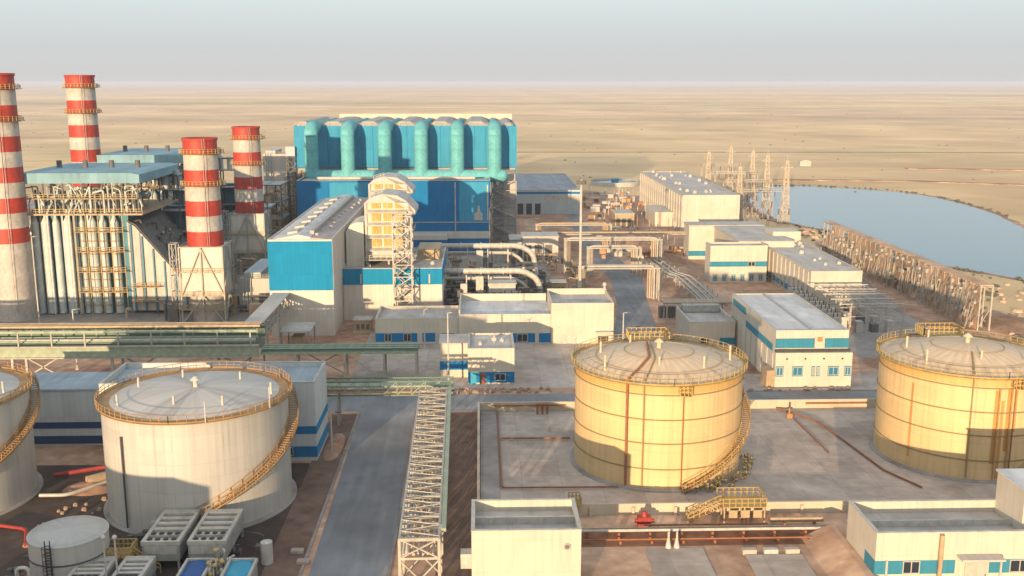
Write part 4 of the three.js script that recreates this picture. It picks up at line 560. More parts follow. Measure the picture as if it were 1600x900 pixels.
// ---------- heat recovery boilers ----------
function boiler(label, group) {
  const x0 = -117, x1 = -92, z0 = -266, z1 = -296, t = thing('boiler', [-104.5, 0, -280], label, 'boiler', group);
  const bd = part(t, 'casing', bx(x0, x1, 0, 26.4, z1, z0 - 2.5), M.casingdark);
  const cols = [-115.6, -112.8, -110.2, -107.2, -103.6, -100.9, -98.2, -95.2], rad = [1.0, 1.15, 0.95, 1.2, 0.75, 1.1, 1.0, 1.1];
  cols.forEach((x, i) => { const c = part(t, 'downcomer', [cylY(x, z0 - 1.2, rad[i], rad[i], 0.3, 24.2, 18), cylY(x, z0 - 1.2, rad[i], rad[i] * 0.45, 24.2, 25.6, 18), cylY(x, z0 - 1.2, rad[i] * 0.4, rad[i] * 0.4, 25.6, 27.6, 10)], M.column); if (i > 3) for (let y = 2.5; y < 24; y += 3.4) part(t, 'band', torus(x, y, z0 - 1.2, rad[i] + 0.05, 0.13, 20), M.yellow, c); });
  for (const x of [-114.2, -108.7, -105.2, -102.2]) part(t, 'buckstay', bx(x - 0.22, x + 0.22, 0, 26.4, z0 - 2.5, z0 - 1.6), M.casing);
  each(t, 'riser', [-111.5, -106.0, -104.8].map(x => pipe([[x, 0.4, z0 + 0.6], [x, 27, z0 + 0.6], [x + 0.6, 29.5, z0 - 2]], 0.3, 8)), M.column);
  // scaffold galleries before the right half
  for (const y of [6.2, 11.5, 16.8, 22.0]) { const g = part(t, 'gallery', bx(-104.6, -92.2, y, y + 0.16, z0 - 1, z0 + 1.6), M.orange); part(t, 'guard_rail', rails([[-104.6, y + 0.16, z0 + 1.6], [-92.2, y + 0.16, z0 + 1.6]], 1.1, 1.3, 0.06), M.yellow, g); }
  each(t, 'scaffold_post', [-104.6, -101.5, -98.4, -95.3, -92.2].map(x => bar([x, 0, z0 + 1.6], [x, 26.8, z0 + 1.6], 0.17)), M.yellow);
  const dk = part(t, 'drum_deck', bx(x0 - 1.5, x1 + 5, 26.4, 26.8, z1 - 1, z0 + 1.4), M.pipetan); part(t, 'guard_rail', rails([[x0 - 1.5, 26.8, z0 + 1.3], [x1 + 5, 26.8, z0 + 1.3]], 1.2, 1.5, 0.07), M.yellow, dk);
  for (const z of [z0 - 6, z0 - 14, z0 - 22]) part(t, 'steam_drum', [cylAB([x0 + 1, 29.2, z], [x1 - 1, 29.2, z], 1.2, 16), metre(new THREE.SphereGeometry(1.2, 14, 8)).translate(x0 + 1, 29.2, z), metre(new THREE.SphereGeometry(1.2, 14, 8)).translate(x1 - 1, 29.2, z)], M.casing);
  const jn = []; for (let i = 0; i < 90; i++) { const x = R(x0, x1 + 4), z = R(z0 - 8, z0 + 1), y = 26.9; jn.push(pipe([[x, y, z], [x, R(28.5, 34), z], [x + R(-3, 3), R(28, 33.5), z + R(-2, 1)]], R(0.1, 0.34), 6, 0.6)); } part(t, 'roof_pipework', jn.filter((_, i) => i % 3), M.column, t, 'stuff'); part(t, 'roof_pipework', jn.filter((_, i) => i % 3 === 0), M.dsteel, t, 'stuff');
  part(t, 'upper_frame', [-117, -112, -107, -102, -97, -92, -88].flatMap(x => [z0 + 0.6, z1].map(z => bar([x, 26.8, z], [x, 34.6, z], 0.34))).concat([30.6].flatMap(y => [z0 + 0.6, z1].map(z => bar([-117, y, z], [-88, y, z], 0.3)))).concat([-117, -102, -88].map(x => bar([x, 34.4, z0 + 0.6], [x, 34.4, z1], 0.3))), M.dsteel);
  const gal = part(t, 'upper_gallery', bx(-117, -88, 30.6, 30.76, z0 - 1, z0 + 1.6), M.pipetan); part(t, 'guard_rail', rails([[-117, 30.76, z0 + 1.6], [-88, 30.76, z0 + 1.6]], 1.1, 1.3, 0.06), M.yellow, gal);
  part(t, 'roof', [profXY([[-119.4, 34.7], [-119.4, 36.9], [-117, 37.3], [-89, 37.3], [-86.8, 36.9], [-86.8, 34.7]], z1 - 2, z0 + 2.4)], M.paleblue);
  for (let i = 0; i < 4; i++) part(t, 'roof_vent', cylY(-114 + i * 7, z0 - 16, 0.7, 0.7, 37.3, 39.2, 12), M.dsteel);
  // inlet duct sloping down to the turbine
  part(t, 'inlet_duct', [profXY([[-91.96, 0.8], [-91.96, 24.4], [-90, 23.2], [-76.6, 6.6], [-76.6, 0.8]], z0 - 26, z0 - 1)], M.ductgrey);
  part(t, 'duct_top_shade', [profXY([[-91.9, 24.5], [-89.9, 23.35], [-76.5, 6.75], [-76.5, 6.95], [-89.8, 23.6], [-91.9, 24.8]], z0 - 26, z0 - 1.3)], M.dsteel); part(t, 'duct_pipework', Array.from({ length: 26 }, () => { const x = R(-90, -79), y = 24.6 - (x + 91.5) * 1.2, z = R(z0 - 24, z0 - 4); return pipe([[x, y - 1, z], [x, y + R(0.8, 3), z], [x + R(-3, 3), y + R(1, 4), z + R(-3, 3)]], R(0.12, 0.4), 6, 0.5); }), M.dsteel, t, 'stuff');  // dark plate paints the shade on the sloping top of the duct
  for (const [x, y] of [[-91, 23.9], [-88.3, 20.8], [-85.6, 17.5], [-82.9, 14.2], [-80.2, 10.8], [-77.6, 7.6]]) part(t, 'duct_rib', [bx(x - 0.18, x + 0.18, 0.8, y - 0.2, z0 - 1, z0 - 0.55)], M.casingdark);
  for (const y of [3.6, 7.4]) { const g = part(t, 'gallery', bx(-91, -84, y, y + 0.15, z0 - 0.5, z0 + 1.4), M.orange); part(t, 'guard_rail', rails([[-91, y, z0 + 1.4], [-84, y, z0 + 1.4]], 1.1, 1.2, 0.06), M.yellow, g); }
  // stair and service tower behind the duct
  part(t, 'service_frame', frame([-91, -85.5, -80], [z0 - 26.5, z0 - 30], [6, 12, 18, 24, 30, 34], 0.36, true), M.dsteel); part(t, 'service_wall', [bx(-91, -79, 0, 25, z0 - 33, z0 - 31)], M.casingdark); each(t, 'service_floor', [12, 18, 24, 30].map(y => bx(-91.2, -79.6, y, y + 0.2, z0 - 30.5, z0 - 26)), M.steel);
  for (let i = 0; i < 5; i++) part(t, 'silencer', [cylY(-89.5 + (i % 3) * 3.4, z0 - 28 - (i > 2) * 2, 0.8, 0.8, 30.2, 34.5 + (i % 2), 14)], M.casing);
  return t;
}
{ const b = boiler('nearer boiler with pale vertical columns, yellow galleries and blue roof', 'boilers'); dup(b, [-4.5, 0, -66], 'farther boiler with blue roof showing behind the nearer one'); }
{ // clutter of low plant between boilers and racks, behind short chimneys
  const box = (x0, x1, z0, z1, h, m, label) => { const t = thing('plant_module', [(x0 + x1) / 2, 0, (z0 + z1) / 2], label, 'plant module'); part(t, 'body', bx(x0, x1, 0.6, h, z1, z0), m); part(t, 'skid', bx(x0 - 0.3, x1 + 0.3, 0, 0.58, z1 - 0.3, z0 + 0.3), M.dsteel); part(t, 'top_rail', rails([[x0, h, z0], [x1, h, z0], [x1, h, z1]], 1, 1.6, 0.06), M.yellow); part(t, 'top_unit', [bx(x0 + 1, (x0 + x1) / 2, h, h + 1.4, z1 + 1, z0 - 1), cylY(x1 - 1.5, (z0 + z1) / 2, 0.7, 0.7, h, h + 2, 12)], M.casing); each(t, 'side_pipe', [0, 1, 2].map(i => pipe([[x0 + 1 + i, h + 0.3, z0 + 0.5], [x0 + 1 + i, 0.5, z0 + 0.5]], 0.2, 8)), M.column); };
  box(-64, -53, -268, -292, 9, M.ductgrey, 'grey turbine enclosure between the nearer short chimney and the blue hall'); box(-67, -54, -334, -352, 10, M.ductgrey, 'grey turbine enclosure beside the farther short chimney'); box(-63, -54, -300, -318, 13, M.casing, 'pale casing between the two short chimneys'); box(-66, -55, -370, -392, 17, M.white, 'pale block far behind the farther short chimney'); box(-89, -79, -424, -440, 31, M.ductgrey, 'tall pale block far behind, between the farther short chimney and the condenser'); box(-78, -73, -410, -424, 23, M.pipetan, 'narrow tan block far behind, just left of the condenser'); box(-84, -76, -390, -410, 12, M.pipetan, 'tan block far behind the boilers');
  const fr = (xs, zs, ys, label, m) => { const t = thing('equipment_tower', [(xs[0] + xs[xs.length - 1]) / 2, 0, (zs[0] + zs[1]) / 2], label, 'steel frame'); part(t, 'frame', frame(xs, zs, ys, 0.4), M.dsteel); for (const y of ys) part(t, 'floor', bx(xs[0], xs[xs.length - 1], y - 0.1, y + 0.1, Math.min(...zs), Math.max(...zs)), M.steel); const g = []; for (let i = 0; i < 40; i++) { const y = ys[Math.floor(rnd() * (ys.length - 1))], x = R(xs[0], xs[xs.length - 1] - 2), z = R(Math.min(...zs), Math.max(...zs)); g.push(rnd() < 0.5 ? bx(x, x + R(0.8, 2.4), y, y + R(0.8, 3), z - 0.8, z + 0.8) : pipe([[x, y, z], [x, y + R(1, 3.4), z], [x + R(1, 5), y + R(1, 3.4), z]], R(0.15, 0.45), 6, 0.6)); } part(t, 'equipment', g, m, t, 'stuff'); };
  fr([-69, -65, -61, -57, -54], [-398, -410], [8, 15, 22, 29], 'dark open steel frame left of the condenser', M.column); fr([-84, -79, -74, -69], [-356, -372], [7, 13, 19, 25], 'open steel frame with tanks behind the farther short chimney', M.pipetan); fr([-150, -142, -134, -128], [-300, -316], [8, 16, 24], 'open steel frame behind the leftmost chimney', M.column);
  const t = thing('access_tower', [-70.5, 0, -385], 'slim dark access tower at the left end of the condenser', 'tower'); part(t, 'lattice', lattice(-70.5, -386, 2.8, 2.8, 0, 36, 10, 0.2), M.dsteel); part(t, 'cabin', bx(-72.2, -68.8, 33, 36.5, -387.6, -384.4), M.casing);
}
// ---------- air cooled condenser ----------
{
  const t = thing('condenser', [-27, 0, -415], 'huge turquoise and blue air cooled condenser with vertical ducts on its front', 'condenser'), x0 = -69.2, x1 = 13.6, zf = -386, zb = -446;
  part(t, 'front_wall', bx(x0, x1, 28.6, 44, zf - 0.4, zf), M.accblue); part(t, 'side_wall', bx(x1 - 0.4, x1, 26.6, 44, zb, zf - 0.42), M.accblue); part(t, 'side_wall', bx(x0, x0 + 0.4, 28.6, 44, zb, zf - 0.42), M.accblue); part(t, 'back_wall', bx(x0 + 9, x1, 26.6, 46.6, zb - 0.4, zb - 0.02), M.cream);
  for (let x = x0 + 4; x < x1; x += 4.2) part(t, 'wall_rib', bx(x - 0.09, x + 0.09, 28.8, 43.9, zf, zf + 0.12), M.blue);
  part(t, 'fan_deck', bx(x0 + 0.5, x1 - 0.5, 27.6, 28.4, zb, zf - 0.5), M.steel);
  const xs = [-61.4, -48.2, -34.8, -21.6, -8.4, 5.2];
  for (const x of xs) { part(t, 'steam_duct', [pipe([[x, 26.3, zf + 9.5], [x, 43.4, zf + 9.5], [x, 43.6, zf - 1]], 2.5, 24, 4)], M.turq); part(t, 'ridge_duct', [pipe([[x, 43.8, zf - 1], [x, 43.8, zb + 3]], 1.35, 14)], M.turq); for (const y of [31, 36, 41]) part(t, 'duct_flange', torus(x, y, zf + 9.5, 2.52, 0.12, 28), M.turq); each(t, 'duct_bracket', [32, 40].map(y => bx(x - 0.5, x + 0.5, y - 0.3, y + 0.3, zf, zf + 8)), M.accblue); }
  for (let i = 0; i < 6; i++) { const a = i ? xs[i - 1] + 1.6 : x0 + 0.5, b = xs[i] - 1.6; if (b - a > 3) part(t, 'bundle_gable', [profXY([[a, 43.4], [(a + b) / 2 - (b - a) * 0.2, 45.6], [(a + b) / 2 + (b - a) * 0.2, 45.6], [b, 43.4]], zb + 2, zf - 1)], M.steel); }
  part(t, 'bundle_gable', [profXY([[xs[5] + 1.6, 43.4], [10.4, 45.2], [x1 - 0.6, 43.4]], zb + 2, zf - 1)], M.steel);
  part(t, 'header_duct', [pipe([[-61.4, 26.2, zf + 9.5], [7.6, 26.2, zf + 9.5]], 2.35, 22), metre(new THREE.SphereGeometry(2.35, 18, 12)).translate(7.6, 26.2, zf + 9.5), metre(new THREE.SphereGeometry(2.35, 18, 12)).translate(-61.4, 26.2, zf + 9.5)], M.turq);
  for (let i = 0; i < 8; i++) each(t, 'header_cradle', bx(-60 + i * 9.4, -59 + i * 9.4, 22.8, 24.4, zf + 8, zf + 11), M.steel);
  for (let x = x0 + 3; x <= x1; x += 10.6) for (const z of [zf - 4, zf - 28, zb + 4]) part(t, 'column', cylY(x, z, 0.9, 0.8, 0, 27.6, 16), M.ductgrey);
  part(t, 'column_brace', (() => { const g = []; for (let x = x0 + 3; x < x1 - 8; x += 21.2) for (const z of [zf - 4, zb + 4]) g.push(bar([x, 2, z], [x + 10.6, 27, z], 0.4), bar([x + 10.6, 2, z], [x, 27, z], 0.4)); return g; })(), M.steel);
  // clad lift and stair shaft at the right end
  const sh = part(t, 'stair_tower', frame([4.2, 8.6, 13.2], [zf + 5.5, zf + 1.2], [3.4, 6.8, 10.2, 13.6, 17, 20.4, 23.8], 0.34, true), M.steel); each(t, 'stair_flight', [0, 1, 2, 3, 4, 5, 6].map(i => bar([i % 2 ? 12.8 : 4.6, i * 3.4, zf + 3.2], [i % 2 ? 4.6 : 12.8, i * 3.4 + 3.4, zf + 3.2], 0.3, 1.4)), M.ductgrey, sh); part(t, 'shaft_panel', bx(4.6, 13, 0.5, 26, zf + 0.4, zf + 1.0), M.ductgrey);
  part(t, 'guard_rail', rails([[x0, 44, zf - 0.2], [x1, 44, zf - 0.2]], 1.0, 2.2, 0.06), M.coping);
}
// ---------- turbine intake filter towers ----------
function filterTower(label, group) {
  const x0 = -29.6, x1 = -18.6, z0 = -263.2, z1 = -276, t = thing('filter_tower', [-24, 0, -269], label, 'filter tower', group);
  part(t, 'shell', bx(x0, x1, 15.2, 29.6, z1, z0), M.white);
  part(t, 'hood', [profXY([[x0 - 0.2, 29.6], [x0 + 1.4, 31.0], [x0 + 4.4, 31.9], [x0 + 8.2, 31.5], [x1 - 0.6, 30.2], [x1 + 1.8, 27.6], [x1 + 1.8, 26.6], [x1 + 0.1, 26.6], [x1 + 0.02, 29.6]], z1 - 0.4, z0 + 1.0)], M.ductgrey);
  for (const x of [x0, x1]) part(t, 'corner_post', bx(x - 0.3, x + 0.3, 13.5, 29.6, z0, z0 + 0.4), M.coping);
  for (let r = 0; r < 4; r++) { part(t, 'ledge', [profZY([[z0 + 0.02, 17.9 + r * 3.3], [z0 + 1.3, 17.3 + r * 3.3], [z0 + 1.3, 17.1 + r * 3.3], [z0 + 0.02, 17.5 + r * 3.3]], x0 + 0.35, x1 - 0.35)], M.coping); for (let c = 0; c < 3; c++) { const x = x0 + 1.5 + c * 3.0; const f = part(t, 'filter_panel', bx(x, x + 2.3, 18.2 + r * 3.3, 20.3 + r * 3.3, z0, z0 + 0.3), M.filter); part(t, 'panel_bar', [bx(x + 1.05, x + 1.25, 18.2 + r * 3.3, 20.3 + r * 3.3, z0 + 0.3, z0 + 0.42)], M.coping, f); } }
  const pl = part(t, 'platform', bx(x0 - 0.6, x1 + 1.6, 14.8, 15.1, z1, z0 + 2.2), M.steel); part(t, 'guard_rail', rails([[x0 - 0.6, 15.1, z0 + 2.1], [x1 + 1.6, 15.1, z0 + 2.1], [x1 + 1.6, 15.1, z1]], 1.1, 1.4, 0.06), M.coping, pl);
  each(t, 'leg', [x0 + 0.4, -24, x1 - 0.4].flatMap(x => [z0 - 0.5, z1 + 0.5].map(z => bar([x, 13.4, z], [x, 15, z], 0.5))), M.coping);
  const st = part(t, 'stair_tower', [...lattice(-19.6, -256.4 + 2, 4.6, 4.6, 0, 27.4, 9, 0.2)], M.coping); each(t, 'stair_flight', Array.from({ length: 9 }, (_, i) => bar([i % 2 ? -17.9 : -21.3, i * 3.02, -254.4], [i % 2 ? -21.3 : -17.9, i * 3.02 + 3.02, -254.4], 0.2, 1.3)), M.steel, st); each(t, 'landing', Array.from({ length: 9 }, (_, i) => bx(i % 2 ? -22 : -18.5, i % 2 ? -20.8 : -17.3, i * 3.02 + 2.95, i * 3.02 + 3.1, -256.4, -252.4)), M.steel, st);
  part(t, 'roof_rail', rails([[x0 + 1.4, 31.1, z0 + 0.8], [x0 + 4.4, 32, z0 + 0.8]], 1.0, 1.0, 0.06), M.coping);
  return t;
}
{ const f = filterTower('nearer white filter tower with yellow panels and lattice stair on the annex', 'filter towers'); dup(f, [-3.2, 0.9, -40], 'farther white filter tower with yellow panels, partly hidden by the nearer one'); }

// ---------- steam pipes and racks behind the control building ----------
function portal(x0, x1, z, h, depth, label, m = M.pipewhite) { const t = thing('pipe_portal', [(x0 + x1) / 2, 0, z], label, 'pipe bridge'); each(t, 'leg', [x0, x1].flatMap(x => [z, z - depth].map(q => bar([x, 0, q], [x, h, q], 0.4))), M.lsteel); part(t, 'beam', [z, z - depth].map(q => bar([x0 - 0.3, h, q], [x1 + 0.3, h, q], 0.42)), M.lsteel); for (let i = 0; i < 4; i++) part(t, 'pipe', pipe([[x0 + 0.4 + i * 0.4, 0.3, z - 0.5 - i * depth / 5], [x0 + 0.4 + i * 0.4, h + 0.5, z - 0.5 - i * depth / 5], [x1 - 1.2 - i * 0.5, h + 0.5, z - 0.5 - i * depth / 5], [x1 - 1.2 - i * 0.5, 0.3, z - 0.5 - i * depth / 5]], 0.26, 8), i % 2 ? M.pipetan : m); }
portal(26.6, 57, -318, 11.2, 3.4, 'wide white pipe portal over the plant road, farther of the two widest'); portal(33.4, 50, -314.5, 9.2, 2.4, 'narrower white pipe portal standing inside the wide one'); portal(27.4, 49.5, -279, 9.2, 3, 'white pipe portal over the plant road, nearest one with twin legs at right'); portal(22, 82, -352, 8, 2.6, 'long low pipe portal far back reaching the right hand halls', M.pipetan); portal(20, 47, -365, 9.5, 2.6, 'farthest pipe portal behind the grey exhaust casing', M.pipetan);
{ const t = thing('pipe_rack', [56, 0, -278], 'low rack of curved pipes sloping beside the plant road towards the office building', 'pipe bridge'); for (let i = 0; i < 7; i++) part(t, 'pipe', pipe([[52 + i * 0.9, 0.3, -322], [52 + i * 0.9, 4.2 + (i % 2) * 0.6, -320], [53.5 + i * 0.9, 4.2 + (i % 2) * 0.6, -296], [56.2 + i * 0.9, 4.2 + (i % 2) * 0.6, -290], [57 + i * 0.9, 4.2, -252]], 0.22, 8, 1.6), i % 2 ? M.pipewhite : M.steel); for (let z = -318; z < -252; z += 6) part(t, 'trestle', [bar([51.6 + (z > -292 ? 4.4 : 1), 0, z], [51.6 + (z > -292 ? 4.4 : 1), 5, z], 0.26), bar([58 + (z > -292 ? 4.6 : 1), 0, z], [58 + (z > -292 ? 4.6 : 1), 5, z], 0.26), bar([51.6 + (z > -292 ? 4.4 : 1), 3.8, z], [58 + (z > -292 ? 4.6 : 1), 3.8, z], 0.22)], M.lsteel); }
{ const t = thing('pipe_rack', [75, 0, -245], 'long flat pipe sleeper crossing behind the office building roof', 'pipe bridge'); for (let i = 0; i < 5; i++) part(t, 'pipe', pipe([[46, 5.2, -252 - i * 0.9], [86, 5.2, -252 - i * 0.9]], 0.28, 8), i % 2 ? M.steel : M.pipetan); for (let x = 47; x < 86; x += 6) part(t, 'trestle', [bar([x, 0, -252], [x, 5, -252], 0.3), bar([x, 0, -256], [x, 5, -256], 0.3), bar([x, 4.9, -252], [x, 4.9, -256], 0.3)], M.lsteel); part(t, 'brick_base', bx(46, 58, 0, 3, -259, -257.5), M.dsteel); }
function steamLine(z, y, label) { // thick white line with a drooping elbow, on trestles, with its vessel boxes
  const t = thing('steam_line', [3, 0, z], label, 'pipe'); part(t, 'pipe', pipe([[-12, y, z], [11.5, y, z], [15.6, y - 2.4, z], [16.6, 0.6, z]], 0.8, 16, 3), M.pipewhite); part(t, 'pipe', pipe([[-11, y - 2.6, z - 3], [9, y - 2.6, z - 3], [12.6, y - 5, z - 3], [13, 0.6, z - 3]], 0.5, 12, 2), M.pipewhite);
  each(t, 'flange', [-6, 0, 6].map(x => cylAB([x - 0.2, y, z], [x + 0.2, y, z], 1.0, 16)), M.coping); for (const x of [-10, -4, 2, 8]) part(t, 'trestle', [bar([x, 0, z + 1.2], [x, y - 1, z + 1.2], 0.3), bar([x, 0, z - 4], [x, y - 1, z - 4], 0.3), bar([x, y - 1.1, z + 1.3], [x, y - 1.1, z - 4.1], 0.34)], M.coping);
  part(t, 'valve_tower', [bx(-1.4, 0.6, 0, y - 1, z + 1.6, z + 3), bx(-5.6, -3.8, 0, y - 3, z + 1.6, z + 3)], M.pipewhite); }
steamLine(-300, 12.4, 'thick white steam line with drooping elbow, farther of the two behind the control building'); steamLine(-274, 9.6, 'thick white steam line with drooping elbow, nearer of the two behind the control building');
{ const tr = (x, z, label) => { const t = thing('transformer', [x, 0, z], label, 'transformer', 'unit transformers'); part(t, 'tank', bx(x - 3, x + 3, 0.5, 4.2, z - 2, z + 2), M.steel); for (let i = 0; i < 6; i++) each(t, 'radiator', bx(x - 2.8 + i, x - 2.2 + i, 0.8, 3.8, z + 2.02, z + 3.1), M.dsteel); for (let i = 0; i < 3; i++) part(t, 'bushing', cylY(x - 1.8 + i * 1.8, z, 0.3, 0.12, 4.2, 6.3, 10), M.brown); part(t, 'conservator', cylAB([x - 2.5, 5.2, z - 1.4], [x + 2.5, 5.2, z - 1.4], 0.55, 12), M.steel); };
  tr(-3, -262, 'unit transformer before the nearer white steam line, left one'); tr(8, -264, 'unit transformer before the nearer white steam line, right one'); tr(-4, -288, 'unit transformer between the two white steam lines, left one'); tr(6, -287, 'unit transformer between the two white steam lines, right one');
  const eq = (x, z, w, d, h, m, label) => { const t = thing('equipment_house', [x, 0, z], label, 'equipment'); part(t, 'body', bx(x - w / 2, x + w / 2, 0.3, h, z - d / 2, z + d / 2), m); part(t, 'plinth', bx(x - w / 2 - 0.4, x + w / 2 + 0.4, 0, 0.28, z - d / 2 - 0.4, z + d / 2 + 0.4), M.conc); part(t, 'roof', bx(x - w / 2 - 0.3, x + w / 2 + 0.3, h, h + 0.25, z - d / 2 - 0.3, z + d / 2 + 0.3), M.coping); each(t, 'louvre', [0, 1, 2].map(i => bx(x - w / 2 + 0.5 + i * w / 3.4, x - w / 2 + 0.5 + i * w / 3.4 + w / 5, 0.8, h * 0.7, z + d / 2, z + d / 2 + 0.1)), M.dsteel); };
  eq(5.6, -269, 7, 5, 7.4, M.coping, 'pale box house under the nearer white steam line'); eq(-9, -298, 6, 5, 5, M.casing, 'grey box at the left end of the farther steam line'); eq(20, -345, 12, 10, 9, M.ductgrey, 'grey exhaust casing at the right of the blue hall'); eq(14, -352, 8, 12, 7, M.casing, 'pale casing between the blue hall and the grey exhaust casing'); eq(22, -287, 4, 4, 4, M.pipetan, 'small tan cubicle right of the steam line elbows'); eq(24, -268, 4, 5, 4.4, M.pipewhite, 'small white cubicle just behind the tall block of the control building'); eq(60, -430, 8, 14, 6, M.pipetan, 'tan shed in front of the far treatment hall'); eq(-29, -246, 4, 4, 3, M.pipetan, 'tan cubicle at the foot of the annex');
  const g = [], g2 = []; for (let i = 0; i < 190; i++) { const x = R(-12, 30), z = R(-345, -258), h = R(0.6, 4.5); (i % 3 ? g : g2).push(rnd() < 0.45 ? bx(x, x + R(0.6, 2.2), 0, h, z, z + R(0.6, 2)) : pipe([[x, 0, z], [x, h, z], [x + R(-4, 4), h, z + R(-3, 3)]], R(0.1, 0.35), 6, 0.5)); } for (let i = 0; i < 120; i++) { const x = R(-92, -52), z = R(-420, -256), h = R(1, 6); (i % 3 ? g2 : g).push(rnd() < 0.5 ? bx(x, x + R(1, 3), 0, h, z, z + R(1, 3)) : pipe([[x, 0, z], [x, h, z], [x + R(-6, 6), h, z + R(-3, 3)]], R(0.15, 0.5), 6, 0.6)); }
  for (let i = 0; i < 150; i++) { const x = R(-11, 18), z = R(-310, -254), h = R(1.5, 6); g2.push(rnd() < 0.4 ? bx(x, x + R(1, 3.4), 0, h, z, z + R(1, 3)) : pipe([[x, 0, z], [x, h, z], [x + R(-5, 5), h, z + R(-2, 2)]], R(0.15, 0.4), 6, 0.5)); } struct('small_plant', g, M.pipetan, 'stuff'); struct('small_plant', g2, M.dsteel, 'stuff');
  const g3 = [], g4 = []; for (let i = 0; i < 150; i++) { const z = R(-560, -350), x = R(47, 78) + (z > -400 ? -6 : 0), h = R(0.5, 2.6); (i % 2 ? g3 : g4).push(rnd() < 0.6 ? bx(x, x + R(0.8, 5), 0, h, z, z + R(1, 4)) : bar([x, 0, z], [x, h * 3, z], 0.3)); } struct('site_stores', g3, M.sand, 'stuff'); struct('site_stores', g4, M.coping, 'stuff');
}
// ---------- firewalls and transformers right of the office building ----------
{ const n = 9, D = 4.4; let first; for (let i = 0; i < n; i++) { const x = 83.6, z = -265.5; const lab = ['farthest white fire wall of the transformer row, by the pump hall corner', 'second farthest white fire wall of the transformer row', 'third farthest white fire wall of the transformer row', 'fourth farthest white fire wall of the transformer row', 'middle white fire wall of the transformer row', 'fourth nearest white fire wall of the transformer row', 'third nearest white fire wall of the transformer row', 'second nearest white fire wall of the transformer row', 'nearest white fire wall of the transformer row, beside the office roof'][i];
    if (!first) { first = thing('fire_wall', [x, 0, z], lab, 'wall', 'transformer fire walls'); part(first, 'panel', bx(x - 1.6, x + 1.6, 0, 6.2, z - 0.3, z + 0.3), M.coping); part(first, 'footing', bx(x - 1.9, x + 1.9, 0, 0.35, z + 0.32, z + 0.6), M.conc); } else dup(first, [0, 0, i * D], lab); }
  let ft; for (let i = 0; i < n - 1; i++) { const lab = 'brown transformer in the ' + ['farthest', 'second farthest', 'third farthest', 'fourth farthest', 'fourth nearest', 'third nearest', 'second nearest', 'nearest'][i] + ' bay between white fire walls', x = 83.8, z = -263.3; if (!ft) { ft = thing('bay_transformer', [x, 0, z], lab, 'transformer', 'bay transformers'); part(ft, 'tank', bx(x - 1.6, x + 1.6, 0.3, 3.4, z - 1.2, z + 1.2), M.dsteel); for (let k = 0; k < 3; k++) part(ft, 'bushing', cylY(x - 1 + k, z, 0.22, 0.1, 3.4, 7.0, 8), M.brown); part(ft, 'conservator', cylAB([x - 1.4, 4.6, z - 0.7], [x + 1.4, 4.6, z - 0.7], 0.45, 10), M.steel); } else dup(ft, [0, 0, i * D], lab); }
  const t = thing('bus_frame', [92, 0, -240], 'tangle of busbars and steel posts before the long pump hall', 'steel frame'); part(t, 'frame', frame([88, 92, 96, 101], [-262, -254, -246, -236], [5, 7.4], 0.22, false), M.lsteel); each(t, 'busbar', [0, 1, 2, 3, 4].map(i => pipe([[86, 7.6, -262 + i * 6], [102, 7.6, -262 + i * 6]], 0.13, 6)), M.coping); for (let i = 0; i < 12; i++) part(t, 'switch_cubicle', bx(87.5 + (i % 4) * 3.8, 89.2 + (i % 4) * 3.8, 0, R(1.6, 3), -260 + Math.floor(i / 4) * 9, -258 + Math.floor(i / 4) * 9), i % 2 ? M.coping : M.dsteel);
}
// ---------- the long steel screen by the lake ----------
{ const t = thing('steel_screen', [123, 0, -300], 'long tall tan steel screen of posts and panels between the halls and the lake', 'screen'); const zA = -357, n = 29, d = 4; const ps = [M.screen, mat(0.78, 0.61, 0.42, 0.9, texSoil), mat(0.90, 0.76, 0.57, 0.9, texSoil)];
  for (let i = 0; i <= n; i++) { const z = zA + i * d; part(t, 'post', [bx(121.6, 121.9, 0, 11.2, z - 0.15, z + 0.15), bx(124.4, 124.8, 0, 11.2, z - 0.2, z + 0.2), bar([121.5, 11, z], [124.6, 11, z], 0.25), bar([121.6, 0.4, z], [124.5, 5.6, z], 0.18)], M.lsteel); }
  for (let i = 0; i < n; i++) { const z = zA + i * d; for (let k = 0; k < 3; k++) if (hash(i * 3 + k, 5) > 0.16) part(t, 'panel', bx(121.72, 121.86, 0.3 + k * 3.6, 3.7 + k * 3.6, z + 0.17, z + d - 0.17), ps[(i * 7 + k * 3 + Math.floor(hash(i, k) * 3)) % 3]); }
  { const g = []; for (let i = 0; i < n; i++) { const z = zA + i * d; for (let k = 0; k < 3; k++) { g.push(bar([121.3, 0.4 + k * 3.6, z + 0.2], [121.3, 3.8 + k * 3.6, z + d - 0.2], 0.12)); const y = R(0.5, 10); g.push(bx(120.6, 121.4, y, y + R(0.4, 1.2), z + R(0.4, 2), z + R(2.2, 3.6))); g.push(bar([R(119.5, 121), 0, z + R(0, 4)], [R(120.6, 121.2), R(4, 10.5), z + R(0, 4)], 0.14)); } } part(t, 'lattice_fittings', g, M.lsteel, t, 'stuff'); }
  part(t, 'top_beam', [bx(121.5, 124.9, 11.22, 11.5, zA, zA + n * d)], M.screen); part(t, 'mid_beam', [4.1, 7.6].map(y => bx(121.45, 121.58, y - 0.15, y + 0.15, zA, zA + n * d)), M.lsteel); }
